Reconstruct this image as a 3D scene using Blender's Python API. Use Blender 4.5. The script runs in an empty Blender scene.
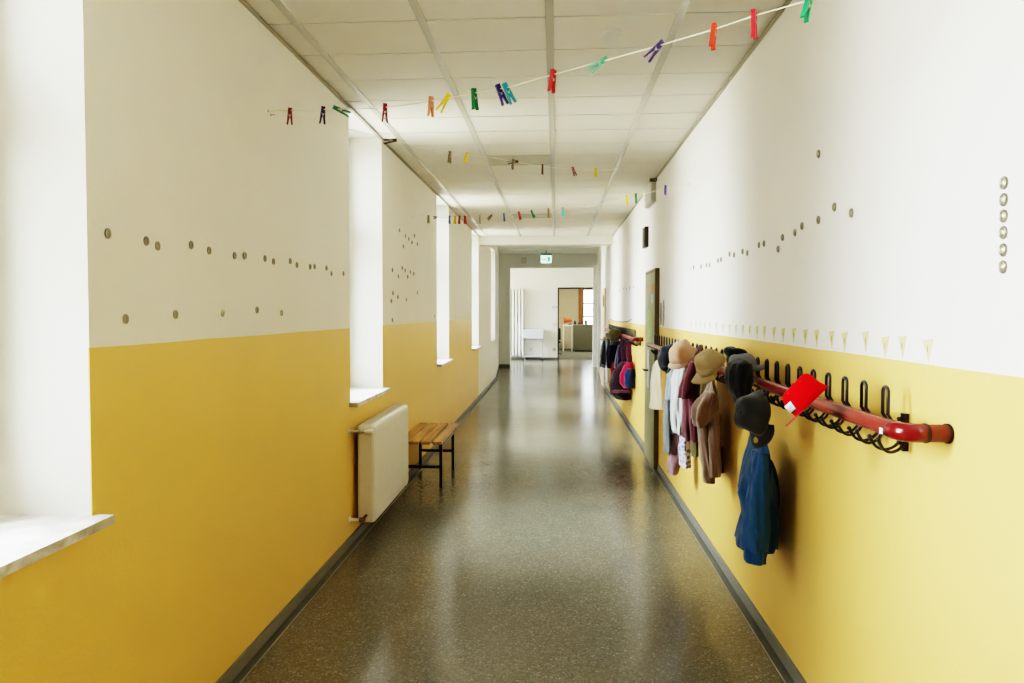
import bpy, math, random
from math import sin, cos, pi, sqrt
from mathutils import Vector, Matrix, noise
random.seed(7)
V = Vector
scene = bpy.context.scene
col = scene.collection

# ------------------------------------------------------------------ camera numbers (1024x683 frame)
F_PX, YAW, PITCH, SH = 683.5, .0633, .0306, -8.44
XL, XR, HC, H = -1.407, 1.0464, 2.995, 1.6

def ray(px, py):
    a = (px - 512) / F_PX; b = (341.5 + SH - py) / F_PX
    zf = cos(PITCH) + b * sin(PITCH); z = -sin(PITCH) + b * cos(PITCH)
    return V((a * cos(YAW) - zf * sin(YAW), a * sin(YAW) + zf * cos(YAW), z))
EYE = V((0, 0, H))
def at_x(px, py, x): r = ray(px, py); return EYE + r * (x / r.x)
def at_y(px, py, y): r = ray(px, py); return EYE + r * (y / r.y)
def at_z(px, py, z): r = ray(px, py); return EYE + r * ((z - H) / r.z)

# ------------------------------------------------------------------ materials
def srgb(h):
    h = h.lstrip('#'); c = [int(h[i:i+2], 16) / 255 for i in (0, 2, 4)]
    return tuple((v / 12.92 if v <= .04045 else ((v + .055) / 1.055) ** 2.4) for v in c) + (1,)

def mat(name, color, rough=.6, metal=0, spec=.5, bump=0, bscale=60, var=0, vscale=8, emis=None, estr=0, sheen=0, trans=0):
    m = bpy.data.materials.new(name); m.use_nodes = True
    nt = m.node_tree; b = nt.nodes['Principled BSDF']
    c = srgb(color) if isinstance(color, str) else tuple(color) + (1,)
    b.inputs['Base Color'].default_value = c
    b.inputs['Roughness'].default_value = rough
    b.inputs['Metallic'].default_value = metal
    b.inputs['Specular IOR Level'].default_value = spec
    if sheen: b.inputs['Sheen Weight'].default_value = sheen
    tc = nt.nodes.new('ShaderNodeTexCoord')
    if var:
        n = nt.nodes.new('ShaderNodeTexNoise'); n.inputs['Scale'].default_value = vscale; n.inputs['Detail'].default_value = 4
        nt.links.new(tc.outputs['Object'], n.inputs['Vector'])
        r = nt.nodes.new('ShaderNodeMapRange'); r.inputs['To Min'].default_value = 1 - var; r.inputs['To Max'].default_value = 1 + var
        nt.links.new(n.outputs['Fac'], r.inputs['Value'])
        mx = nt.nodes.new('ShaderNodeVectorMath'); mx.operation = 'SCALE'; mx.inputs[0].default_value = c[:3]
        nt.links.new(r.outputs['Result'], mx.inputs['Scale']); nt.links.new(mx.outputs[0], b.inputs['Base Color'])
    if bump:
        n = nt.nodes.new('ShaderNodeTexNoise'); n.inputs['Scale'].default_value = bscale; n.inputs['Detail'].default_value = 3
        nt.links.new(tc.outputs['Object'], n.inputs['Vector'])
        bp = nt.nodes.new('ShaderNodeBump'); bp.inputs['Strength'].default_value = bump; bp.inputs['Distance'].default_value = .01
        nt.links.new(n.outputs['Fac'], bp.inputs['Height']); nt.links.new(bp.outputs[0], b.inputs['Normal'])
    if emis:
        b.inputs['Emission Color'].default_value = srgb(emis); b.inputs['Emission Strength'].default_value = estr
    return m

WHITE = (.81, .785, .72); YEL = (.73, .49, .14)
def wall_mat(name, dado, y_end, inner_x, side, yend_soft=0):
    """white paint above, yellow dado below height `dado` and before y_end, on the face nearest the corridor"""
    m = bpy.data.materials.new(name); m.use_nodes = True; nt = m.node_tree; N = nt.nodes; Lk = nt.links
    b = N['Principled BSDF']; b.inputs['Specular IOR Level'].default_value = .35
    g = N.new('ShaderNodeTexCoord'); sep = N.new('ShaderNodeSeparateXYZ'); Lk.new(g.outputs['Object'], sep.inputs[0])
    def math_(op, a, bb):
        n = N.new('ShaderNodeMath'); n.operation = op
        for i, v in enumerate((a, bb)):
            if isinstance(v, (int, float)): n.inputs[i].default_value = v
            else: Lk.new(v, n.inputs[i])
        return n.outputs[0]
    n1 = N.new('ShaderNodeTexNoise'); n1.inputs['Scale'].default_value = 3; Lk.new(g.outputs['Object'], n1.inputs['Vector'])
    edge = math_('ADD', dado, math_('MULTIPLY', math_('SUBTRACT', n1.outputs['Fac'], .5), .006))
    zz = math_('LESS_THAN', sep.outputs['Z'], edge)
    yy = math_('LESS_THAN', sep.outputs['Y'], y_end)
    xx = math_('GREATER_THAN' if side < 0 else 'LESS_THAN', sep.outputs['X'], inner_x)
    mask = math_('MULTIPLY', math_('MULTIPLY', zz, yy), xx)
    n2 = N.new('ShaderNodeTexNoise'); n2.inputs['Scale'].default_value = 1.6; n2.inputs['Detail'].default_value = 5
    Lk.new(g.outputs['Object'], n2.inputs['Vector'])
    mx = N.new('ShaderNodeMix'); mx.data_type = 'RGBA'; Lk.new(mask, mx.inputs['Factor'])
    mx.inputs['A'].default_value = WHITE + (1,); mx.inputs['B'].default_value = YEL + (1,)
    r = N.new('ShaderNodeMapRange'); r.inputs['To Min'].default_value = .94; r.inputs['To Max'].default_value = 1.05; Lk.new(n2.outputs['Fac'], r.inputs['Value'])
    sc = N.new('ShaderNodeVectorMath'); sc.operation = 'SCALE'; Lk.new(mx.outputs['Result'], sc.inputs[0]); Lk.new(r.outputs['Result'], sc.inputs['Scale'])
    Lk.new(sc.outputs[0], b.inputs['Base Color'])
    rr = N.new('ShaderNodeMapRange'); rr.inputs['To Min'].default_value = .75; rr.inputs['To Max'].default_value = .42; Lk.new(mask, rr.inputs['Value'])
    Lk.new(rr.outputs['Result'], b.inputs['Roughness'])
    n3 = N.new('ShaderNodeTexNoise'); n3.inputs['Scale'].default_value = 55; n3.inputs['Detail'].default_value = 3; Lk.new(g.outputs['Object'], n3.inputs['Vector'])
    bp = N.new('ShaderNodeBump'); bp.inputs['Strength'].default_value = .12; bp.inputs['Distance'].default_value = .01
    Lk.new(n3.outputs['Fac'], bp.inputs['Height']); Lk.new(bp.outputs[0], b.inputs['Normal'])
    return m

def floor_mat():
    m = bpy.data.materials.new('speckled_rubber_floor'); m.use_nodes = True; nt = m.node_tree; N = nt.nodes; Lk = nt.links
    b = N['Principled BSDF']; g = N.new('ShaderNodeTexCoord')
    v = N.new('ShaderNodeTexVoronoi'); v.inputs['Scale'].default_value = 130; Lk.new(g.outputs['Object'], v.inputs['Vector'])
    cr = N.new('ShaderNodeValToRGB'); e = cr.color_ramp.elements
    e[0].position = 0; e[0].color = (.105, .101, .08, 1); e[1].position = 1; e[1].color = (.27, .255, .21, 1)
    for p, c in ((.3, (.130, .126, .10, 1)), (.7, (.150, .145, .114, 1)), (.93, (.185, .18, .145, 1))):
        x = cr.color_ramp.elements.new(p); x.color = c
    sx = N.new('ShaderNodeSeparateColor'); Lk.new(v.outputs['Color'], sx.inputs[0]); Lk.new(sx.outputs[0], cr.inputs['Fac'])
    n = N.new('ShaderNodeTexNoise'); n.inputs['Scale'].default_value = 2.2; n.inputs['Detail'].default_value = 4; Lk.new(g.outputs['Object'], n.inputs['Vector'])
    r = N.new('ShaderNodeMapRange'); r.inputs['To Min'].default_value = .85; r.inputs['To Max'].default_value = 1.15; Lk.new(n.outputs['Fac'], r.inputs['Value'])
    sc = N.new('ShaderNodeVectorMath'); sc.operation = 'SCALE'; Lk.new(cr.outputs['Color'], sc.inputs[0]); Lk.new(r.outputs['Result'], sc.inputs['Scale'])
    Lk.new(sc.outputs[0], b.inputs['Base Color'])
    r2 = N.new('ShaderNodeMapRange'); r2.inputs['To Min'].default_value = .14; r2.inputs['To Max'].default_value = .23; Lk.new(n.outputs['Fac'], r2.inputs['Value'])
    Lk.new(r2.outputs['Result'], b.inputs['Roughness']); b.inputs['Specular IOR Level'].default_value = .5
    n3 = N.new('ShaderNodeTexNoise'); n3.inputs['Scale'].default_value = 9; n3.inputs['Detail'].default_value = 6; Lk.new(g.outputs['Object'], n3.inputs['Vector'])
    bp = N.new('ShaderNodeBump'); bp.inputs['Strength'].default_value = .05; bp.inputs['Distance'].default_value = .02
    Lk.new(n3.outputs['Fac'], bp.inputs['Height']); Lk.new(bp.outputs[0], b.inputs['Normal'])
    return m

def glass_mat():
    m = bpy.data.materials.new('window_glass'); m.use_nodes = True; nt = m.node_tree; N = nt.nodes; Lk = nt.links
    N.clear(); o = N.new('ShaderNodeOutputMaterial'); t = N.new('ShaderNodeBsdfTransparent'); gl = N.new('ShaderNodeBsdfGlossy')
    gl.inputs['Roughness'].default_value = .02; lw = N.new('ShaderNodeLayerWeight'); lw.inputs['Blend'].default_value = .5
    pw = N.new('ShaderNodeMath'); pw.operation = 'POWER'; pw.inputs[1].default_value = 5; Lk.new(lw.outputs['Facing'], pw.inputs[0])
    fr = N.new('ShaderNodeMath'); fr.operation = 'MULTIPLY_ADD'; fr.inputs[1].default_value = .9; fr.inputs[2].default_value = .04; Lk.new(pw.outputs[0], fr.inputs[0])
    t.inputs['Color'].default_value = (.95, .97, .97, 1)
    mx = N.new('ShaderNodeMixShader'); Lk.new(fr.outputs[0], mx.inputs[0]); Lk.new(t.outputs[0], mx.inputs[1]); Lk.new(gl.outputs[0], mx.inputs[2])
    Lk.new(mx.outputs[0], o.inputs[0]); return m

def wood_mat(name, c1, c2, rough=.4, axis='Y'):
    m = bpy.data.materials.new(name); m.use_nodes = True; nt = m.node_tree; N = nt.nodes; Lk = nt.links
    b = N['Principled BSDF']; g = N.new('ShaderNodeTexCoord'); mp = N.new('ShaderNodeMapping')
    mp.inputs['Scale'].default_value = (40, 2.5, 40) if axis == 'Y' else (40, 40, 2.5)
    Lk.new(g.outputs['Object'], mp.inputs[0]); n = N.new('ShaderNodeTexNoise'); n.inputs['Scale'].default_value = 1; n.inputs['Detail'].default_value = 5
    Lk.new(mp.outputs[0], n.inputs['Vector']); cr = N.new('ShaderNodeValToRGB'); e = cr.color_ramp.elements
    e[0].position = .3; e[0].color = srgb(c1); e[1].position = .7; e[1].color = srgb(c2)
    Lk.new(n.outputs['Fac'], cr.inputs[0]); Lk.new(cr.outputs[0], b.inputs['Base Color']); b.inputs['Roughness'].default_value = rough
    return m

def marble_mat():
    m = bpy.data.materials.new('sill_stone'); m.use_nodes = True; nt = m.node_tree; N = nt.nodes; Lk = nt.links
    b = N['Principled BSDF']; g = N.new('ShaderNodeTexCoord')
    n = N.new('ShaderNodeTexNoise'); n.inputs['Scale'].default_value = 7; n.inputs['Detail'].default_value = 9; n.inputs['Distortion'].default_value = 1.4
    Lk.new(g.outputs['Object'], n.inputs['Vector']); cr = N.new('ShaderNodeValToRGB'); e = cr.color_ramp.elements
    e[0].position = .32; e[0].color = (.34, .31, .25, 1); e[1].position = .6; e[1].color = (.68, .66, .61, 1)
    Lk.new(n.outputs['Fac'], cr.inputs[0]); Lk.new(cr.outputs[0], b.inputs['Base Color']); b.inputs['Roughness'].default_value = .28
    return m

M = {}
M['wl'] = wall_mat('painted_wall_left', 1.491, 12.47, XL - .004, -1)
M['wr'] = wall_mat('painted_wall_right', 1.453, 13.6, XR + .01, 1)
M['white'] = mat('white_paint', WHITE, .75, bump=.08)
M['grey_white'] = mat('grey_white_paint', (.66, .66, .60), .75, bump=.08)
M['floor'] = floor_mat()
M['glass'] = glass_mat()
M['frame'] = mat('white_window_frame', (.80, .80, .78), .35)
M['tile'] = mat('ceiling_tile', (.72, .70, .63), .85, bump=.25, bscale=240, var=.03, vscale=2)
M['grid'] = mat('ceiling_profile', (.50, .49, .43), .25, spec=.6)
M['gap'] = mat('ceiling_gap', (.16, .15, .11), .9)
M['base'] = mat('grey_skirting', (.19, .19, .17), .45, bump=.1)
M['seam'] = mat('floor_seam', (.36, .34, .27), .5)
M['sill'] = marble_mat()
M['rad'] = mat('radiator_enamel', '#D6D3C8', .38, var=.05, vscale=20)
M['brass'] = mat('old_brass', '#7A5A3A', .35, metal=.8)
M['chrome'] = mat('steel', '#B8B8B0', .3, metal=.9)
M['stud'] = mat('metal_button', '#8F8A78', .28, metal=.75)
M['slat'] = wood_mat('bench_wood', '#8F6426', '#CB9A48', .38)
M['oak'] = wood_mat('oak_frame', '#7C5526', '#A87434', .45, 'Z')
M['blackm'] = mat('black_metal', (.012, .012, .013), .38)
M['hook'] = mat('black_plastic_hook', (.013, .013, .013), .3)
M['bar'] = mat('red_brown_pipe', (.20, .033, .024), .26, var=.06, vscale=5)
M['bar2'] = mat('bright_red_pipe', (.15, .008, .008), .2)
M['bar3'] = mat('matt_red_pipe', (.16, .020, .012), .5)
M['door'] = mat('olive_door', (.235, .225, .125), .42, var=.06, vscale=3)
M['doorfr'] = mat('dark_olive_frame', (.10, .075, .03), .45)
M['doorpale'] = mat('pale_wood_door', '#D8BCA2', .5, var=.05)
M['string'] = mat('white_string', '#E8E2CC', .8)
M['rubber'] = mat('black_rubber', (.01, .01, .01), .6)
M['label'] = mat('white_label', (.8, .8, .78), .5)
M['ink'] = mat('dark_ink', (.03, .03, .03), .6)
M['cream'] = mat('cream_wall', (.60, .55, .42), .8)
M['green_sign'] = mat('green_sign', (.03, .33, .22), .4, emis='#2FA58C', estr=.5)
M['lightsign'] = mat('lit_sign_panel', (.75, .9, .87), .4, emis='#DFFFF6', estr=1.1)
M['carpet'] = mat('office_carpet', (.10, .10, .08), .9, bump=.2, bscale=200)
M['counter'] = mat('grey_green_cabinet', (.10, .10, .075), .5)
M['plasticw'] = mat('white_plastic', (.72, .72, .68), .4)

def fab(name, color, var=.10, sheen=.25, bscale=260, rough=.9):
    return mat(name, color, rough, bump=.35, bscale=bscale, var=var, vscale=9, sheen=sheen, spec=.2)

# ------------------------------------------------------------------ object helpers
def link(o, parent=None):
    col.objects.link(o)
    if parent is not None:
        o.parent = parent
        o.matrix_parent_inverse = Matrix.Translation(-parent.location) if parent.type == 'EMPTY' else Matrix()
    return o

def tag(o, label=None, cat=None, group=None, kind=None):
    if label: o['label'] = label
    if cat: o['category'] = cat
    if group: o['group'] = group
    if kind: o['kind'] = kind
    return o

def thing(name, label, cat, loc=(0, 0, 0), group=None):
    o = bpy.data.objects.new(name, None); o.empty_display_size = .05; o.location = loc; col.objects.link(o)
    return tag(o, label, cat, group)

class MB:
    def __init__(s): s.v = []; s.f = []; s.sm = []; s.mi = []; s.cur = 0
    def add(s, vs, fs, smooth=False):
        k = len(s.v); s.v += [tuple(v) for v in vs]
        for f in fs: s.f.append([k + i for i in f]); s.sm.append(smooth); s.mi.append(s.cur)
        return s
    def box(s, x0, y0, z0, x1, y1, z1):
        vs = [(x, y, z) for z in (z0, z1) for y in (y0, y1) for x in (x0, x1)]
        return s.add(vs, [(0, 2, 3, 1), (4, 5, 7, 6), (0, 1, 5, 4), (2, 6, 7, 3), (0, 4, 6, 2), (1, 3, 7, 5)])
    def obox(s, c, u, v, w, a, b, d):
        c = V(c); vs = [c + u * (a * i) + v * (b * j) + w * (d * k) for k in (-1, 1) for j in (-1, 1) for i in (-1, 1)]
        return s.add(vs, [(0, 2, 3, 1), (4, 5, 7, 6), (0, 1, 5, 4), (2, 6, 7, 3), (0, 4, 6, 2), (1, 3, 7, 5)])
    def tube(s, pts, r, n=10, cap=True, closed=False, flat=None):
        pts = [V(p) for p in pts]; m = len(pts); rr = r if isinstance(r, (list, tuple)) else [r] * m
        tang = []
        for i in range(m):
            if closed: t = pts[(i + 1) % m] - pts[i - 1]
            else: t = pts[min(i + 1, m - 1)] - pts[max(i - 1, 0)]
            tang.append(t.normalized())
        up = V((0, 0, 1)) if abs(tang[0].z) < .9 else V((1, 0, 0))
        nrm = (up - tang[0] * up.dot(tang[0])).normalized(); vs = []
        for i in range(m):
            nrm = (nrm - tang[i] * nrm.dot(tang[i])).normalized(); bn = tang[i].cross(nrm)
            for k in range(n):
                a = 2 * pi * k / n; vs.append(pts[i] + (nrm * cos(a) + bn * sin(a)) * rr[i])
        fs = []
        for i in range(m if closed else m - 1):
            j = (i + 1) % m
            for k in range(n): fs.append((i * n + k, i * n + (k + 1) % n, j * n + (k + 1) % n, j * n + k))
        s.add(vs, fs, True)
        if cap and not closed:
            s.add(vs[:n], [tuple(range(n))[::-1]]); s.add(vs[-n:], [tuple(range(n))])
        return s
    def lathe(s, c, axis, prof, n=16, smooth=True):
        """prof = [(radius, height along axis)]"""
        c = V(c); ax = V(axis).normalized(); t = V((0, 0, 1)) if abs(ax.z) < .9 else V((1, 0, 0))
        u = (t - ax * t.dot(ax)).normalized(); w = ax.cross(u); vs = []
        for (r, h) in prof:
            for k in range(n): a = 2 * pi * k / n; vs.append(c + ax * h + (u * cos(a) + w * sin(a)) * r)
        fs = []
        for i in range(len(prof) - 1):
            for k in range(n): fs.append((i * n + k, i * n + (k + 1) % n, (i + 1) * n + (k + 1) % n, (i + 1) * n + k))
        s.add(vs, fs, smooth); s.add(vs[:n], [tuple(range(n))[::-1]]); s.add(vs[-n:], [tuple(range(n))]); return s
    def build(s, name, mats, parent=None, bevel=0, subsurf=0, solid=0):
        me = bpy.data.meshes.new(name); me.from_pydata(s.v, [], s.f)
        mats = mats if isinstance(mats, (list, tuple)) else [mats]
        for m in mats: me.materials.append(m)
        for i, p in enumerate(me.polygons): p.use_smooth = s.sm[i]; p.material_index = s.mi[i]
        me.update()
        o = bpy.data.objects.new(name, me); link(o, parent)
        if solid:
            md = o.modifiers.new('solid', 'SOLIDIFY'); md.thickness = solid; md.offset = 0
        if bevel:
            md = o.modifiers.new('bevel', 'BEVEL'); md.width = bevel; md.segments = 2; md.limit_method = 'ANGLE'; md.angle_limit = .6
        if subsurf:
            md = o.modifiers.new('sub', 'SUBSURF'); md.levels = subsurf; md.render_levels = subsurf
        return o

def struct(name, mb, m, parent=None, **k):
    o = mb.build(name, m, parent, **k)
    if parent is None: o['kind'] = 'structure'
    return o

# ------------------------------------------------------------------ THE SHELL
Y0, YB, YE, YT = -5.0, 12.6, 20.0, 23.1       # start, end of tiled ceiling, end wall, back room's far wall
WIN = [(-2.40, -1.49), (1.05, 1.98), (4.61, 5.50), (8.07, 8.99), (11.50, 12.47), (14.95, 15.93)]
SILL = .98; XG = -1.70; XO = -1.90; H2 = 3.30; XEL, XER = -1.66, 1.22

mb = MB(); mb.box(-5, Y0 - .2, -.2, 5, 31, 0); struct('floor', mb, M['floor'])
mb = MB()
ys = Y0
for (a, b) in WIN:
    mb.box(XO, ys, 0, XL, a, H2 + .1); mb.box(XO, a, 0, XL, b, SILL - .03); mb.box(XO, a, HC + .012, XL, b, H2 + .1); ys = b
mb.box(XO, ys, 0, XL, 16.1, H2 + .1)
# widening last stretch
mb.add([(XL, 16.1, 0), (XEL, YE, 0), (XO - .1, YE, 0), (XO - .1, 16.1, 0), (XL, 16.1, H2 + .1), (XEL, YE, H2 + .1), (XO - .1, YE, H2 + .1), (XO - .1, 16.1, H2 + .1)],
       [(0, 1, 2, 3), (4, 7, 6, 5), (0, 4, 5, 1), (1, 5, 6, 2), (2, 6, 7, 3), (3, 7, 4, 0)])
struct('wall_left', mb, M['wl'])
mb = MB(); mb.box(XR, Y0, 0, XR + .2, 15.4, H2 + .1)
mb.add([(XR, 15.4, 0), (XER, YE, 0), (XR + .4, YE, 0), (XR + .4, 15.4, 0), (XR, 15.4, H2 + .1), (XER, YE, H2 + .1), (XR + .4, YE, H2 + .1), (XR + .4, 15.4, H2 + .1)],
       [(0, 3, 2, 1), (4, 5, 6, 7), (0, 1, 5, 4), (1, 2, 6, 5), (2, 3, 7, 6), (3, 0, 4, 7)])
struct('wall_right', mb, M['wr'])
mb = MB(); mb.box(-2.1, Y0 - .2, 0, 1.6, Y0, H2 + .1); struct('wall_back', mb, M['white'])
# end wall with the wide opening
mb = MB(); OL, OR, OZ = -1.325, 1.095, 2.89
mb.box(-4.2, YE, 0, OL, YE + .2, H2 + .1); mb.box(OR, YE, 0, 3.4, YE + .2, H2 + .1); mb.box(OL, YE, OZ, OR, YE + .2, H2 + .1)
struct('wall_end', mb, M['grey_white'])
# back room
DL, DR, DZ = .125, 1.7, 2.38
mb = MB(); mb.box(-4.2, YT, 0, DL, YT + .15, H2 + .1); mb.box(DR, YT, 0, 3.4, YT + .15, H2 + .1); mb.box(DL, YT, DZ, DR, YT + .15, H2 + .1)
struct('wall_far', mb, M['white'])
mb = MB()
mb.box(-4.4, YE + .2, 0, -4.2, YT, .9); mb.box(-4.4, YE + .2, 2.6, -4.2, YT, H2 + .1); mb.box(-4.4, YE + .2, .9, -4.2, YE + .5, 2.6); mb.box(-4.4, YT - .3, .9, -4.2, YT, 2.6)
struct('wall_far_left', mb, M['white'])
mb = MB(); mb.box(3.4, YE, 0, 3.6, 30.2, H2 + .1); struct('wall_far_right', mb, M['white'])
# office beyond the doorway
mb = MB(); mb.box(-.9, YT + .15, 0, -.75, 30.2, H2 + .1); struct('wall_office_left', mb, M['cream'])
OWx0, OWx1, OWz0, OWz1 = 1.12, 2.6, 1.0, 2.62
mb = MB(); mb.box(-.9, 30, 0, OWx0, 30.2, H2 + .1); mb.box(OWx1, 30, 0, 3.4, 30.2, H2 + .1); mb.box(OWx0, 30, 0, OWx1, 30.2, OWz0); mb.box(OWx0, 30, OWz1, OWx1, 30.2, H2 + .1)
struct('wall_office_back', mb, M['cream'])
mb = MB(); mb.box(-.75, YT + .15, .0, 3.4, 30, .006); struct('floor_office', mb, M['carpet'])

# tiled ceiling: seams every .405 m, wider profiles along the corridor
GX = [-1.25, -.64, -.03, .585]; ST = .405; SY = 3.28
mb = MB(); mb.box(XL, Y0, HC + .012, XR + .1, YB, HC + .2)
struct('ceiling', mb, M['gap'])
LIGHTS = [(2, 6.115), (2, 9.76)]
edges = [XL + .014] + GX + [XR - .014]
mb = MB(); k0 = int((Y0 - SY) / ST) + 1; k1 = int((YB - SY) / ST)
for k in range(k0 - 1, k1 + 1):
    a = max(Y0, SY + k * ST); b = min(YB, SY + (k + 1) * ST)
    for i in range(5):
        if any(i == li and abs(a - ly) < .03 for li, ly in LIGHTS): continue
        h = random.uniform(-.0006, .0006)
        mb.box(edges[i] + .002, a + .0055, HC + h, edges[i + 1] - .002, b - .0055, HC + .015)
struct('ceiling_tiles', mb, M['tile'])
mb = MB()
for g in GX: mb.box(g - .02, Y0, HC - .004, g + .02, YB, HC + .01)
struct('trim_1', mb, M['grid'])
mb = MB()
mb.box(XL, Y0, HC - .012, XL + .022, YB, HC - .009); mb.box(XL, Y0, HC - .009, XL + .003, YB, HC + .012)
mb.box(XR - .022, Y0, HC - .012, XR, YB, HC - .009); mb.box(XR - .003, Y0, HC - .009, XR, YB, HC + .012)
struct('trim_2', mb, mat('edge_profile', (.40, .38, .30), .5))
mb = MB(); mb.box(XL, YB, 2.845, XR, YB + .35, H2 + .1); struct('beam', mb, M['white'])
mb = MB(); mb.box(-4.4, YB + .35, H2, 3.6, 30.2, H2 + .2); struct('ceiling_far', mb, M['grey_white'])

# skirting and its welded seam
def skirting(name, pts, side):
    mb = MB()
    for (a, b) in zip(pts[:-1], pts[1:]):
        a = V(a); b = V(b); d = (b - a).normalized(); n = V((-d.y, d.x, 0)) * side
        for (t, z0, z1) in ((.012, 0, .062),):
            vs = [a, b, b + n * t, a + n * t]
            mb.add([v + V((0, 0, z0)) for v in vs] + [v + V((0, 0, z1)) for v in vs], [(0, 1, 2, 3), (4, 5, 6, 7), (0, 1, 5, 4), (1, 2, 6, 5), (2, 3, 7, 6), (3, 0, 4, 7)])
    struct(name, mb, M['base'])
skirting('baseboard_left', [(XL, Y0, 0), (XL, 16.1, 0), (XEL, YE, 0), (OL, YE, 0)][:3], -1)
skirting('baseboard_right', [(XR, Y0, 0), (XR, 6.96, 0)], 1)
skirting('baseboard_right_far', [(XR, 7.76, 0), (XR, 14.25, 0)], 1)
mb = MB(); mb.box(XEL, YE - .012, 0, OL, YE, .07); struct('baseboard_end', mb, M['base'])
mb = MB(); mb.box(-4.2, YT - .012, 0, DL, YT, .07); struct('baseboard_far', mb, M['base'])
mb = MB(); mb.box(XL + .012, Y0, 0, XL + .05, YE - 4, .0012); mb.box(XR - .05, Y0, 0, XR - .012, YE - 5, .0012)
struct('trim_3', mb, mat('cove_strip', (.10, .10, .085), .35))
mb = MB(); mb.box(XL + .05, Y0, 0, XL + .055, YE - 4, .0014); mb.box(XR - .055, Y0, 0, XR - .05, YE - 5, .0014)
struct('trim_4', mb, M['seam'])

# windows
def window(idx, a, b):
    mb = MB(); zt = HC + .012; z0 = SILL
    x0, x1 = XG - .06, XG
    for (p, q, r, s_) in ((a, a + .06, z0, zt), (b - .06, b, z0, zt), (a + .06, b - .06, z0, z0 + .07), (a + .06, b - .06, zt - .07, zt)):
        mb.box(x0, p, r, x1, q, s_)
    mb.box(x0, a + .06, 2.18, x1, b - .06, 2.26)
    w = struct('window_%d' % idx, mb, M['frame'], bevel=.004)
    mid = (a + b) / 2
    def sash(p, q, r, s_):
        m2 = MB(); t = .055; xa, xb = XG - .045, XG + .018
        m2.box(xa, p, r, xb, p + t, s_); m2.box(xa, q - t, r, xb, q, s_); m2.box(xa, p + t, r, xb, q - t, r + t); m2.box(xa, p + t, s_ - t, xb, q - t, s_)
        f = m2.build('sash', M['frame'], w, bevel=.004)
        g = MB(); g.box(XG - .018, p + t - .004, r + t - .004, XG - .012, q - t + .004, s_ - t + .004); g.build('pane', M['glass'], f)
        return f
    sash(a + .055, mid, z0 + .065, 2.185); s2 = sash(mid, b - .055, z0 + .065, 2.185)
    sash(a + .055, b - .055, 2.255, zt - .065)
    h = MB(); h.box(XG + .018, mid - .012, 1.50, XG + .03, mid + .012, 1.57); h.tube([(XG + .03, mid, 1.535), (XG + .055, mid, 1.535), (XG + .055, mid, 1.42)], .008, 8)
    h.build('handle', M['plasticw'], s2)
    for z in (1.15, 2.05):
        h = MB(); h.tube([(XG + .024, b - .052, z), (XG + .024, b - .052, z + .08)], .009, 8); h.build('hinge', M['plasticw'], s2)
    m3 = MB(); m3.box(XG, a - .0, SILL - .03, XL + .0, b, SILL); m3.box(XL, a - .03, SILL - .028, XL + .06, b + .015, SILL)
    s = struct('trim_sill_%d' % idx, m3, M['sill'])
for i, (a, b) in enumerate(WIN): window(i + 1, a, b)

# ------------------------------------------------------------------ light
lt = bpy.data.lights.new('office_fill_light', 'AREA'); lt.size = 1.2; lt.energy = 95; lt.color = (1, .93, .78)  # unseen fill light, added to brighten the office beyond the doorway
lo = bpy.data.objects.new('office_fill_light', lt); lo.location = (1.2, 26.2, 3.25); col.objects.link(lo)
w = bpy.data.worlds.new('sky'); scene.world = w; w.use_nodes = True
wn = w.node_tree.nodes; wl = w.node_tree.links; bg = wn['Background']
tc = wn.new('ShaderNodeTexCoord'); sp = wn.new('ShaderNodeSeparateXYZ'); wl.new(tc.outputs['Generated'], sp.inputs[0])
cr = wn.new('ShaderNodeValToRGB'); e = cr.color_ramp.elements
e[0].position = .42; e[0].color = (.52, .49, .40, 1); e[1].position = .54; e[1].color = (.90, .96, 1.04, 1)
mr = wn.new('ShaderNodeMapRange'); mr.inputs['From Min'].default_value = -1; wl.new(sp.outputs['Z'], mr.inputs['Value'])
wl.new(mr.outputs[0], cr.inputs[0]); wl.new(cr.outputs[0], bg.inputs[0])
ab = wn.new('ShaderNodeMath'); ab.operation = 'ABSOLUTE'; wl.new(sp.outputs['Y'], ab.inputs[0])   # overcast sky, brightest straight across the street
m2 = wn.new('ShaderNodeMapRange'); m2.interpolation_type = 'SMOOTHSTEP'
for k_, v_ in (('From Min', .17), ('From Max', .44), ('To Min', 50), ('To Max', 7)): m2.inputs[k_].default_value = v_
wl.new(ab.outputs[0], m2.inputs['Value']); wl.new(m2.outputs[0], bg.inputs[1])
def portal(c, rot, sx, sy):
    l = bpy.data.lights.new('portal', 'AREA'); l.shape = 'RECTANGLE'; l.size = sx; l.size_y = sy; l.cycles.is_portal = True
    o = bpy.data.objects.new('window_portal', l); o.location = c; o.rotation_euler = rot; col.objects.link(o)
for (a, b) in WIN: portal((XO + .02, (a + b) / 2, 2.0), (0, -pi / 2, 0), 2.0, b - a)
portal((-4.38, (YE + YT) / 2 + .1, 1.75), (0, -pi / 2, 0), 1.7, YT - YE - .8)
portal(((OWx0 + OWx1) / 2, 30.18, (OWz0 + OWz1) / 2), (-pi / 2, 0, 0), OWx1 - OWx0, OWz1 - OWz0)

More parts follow.
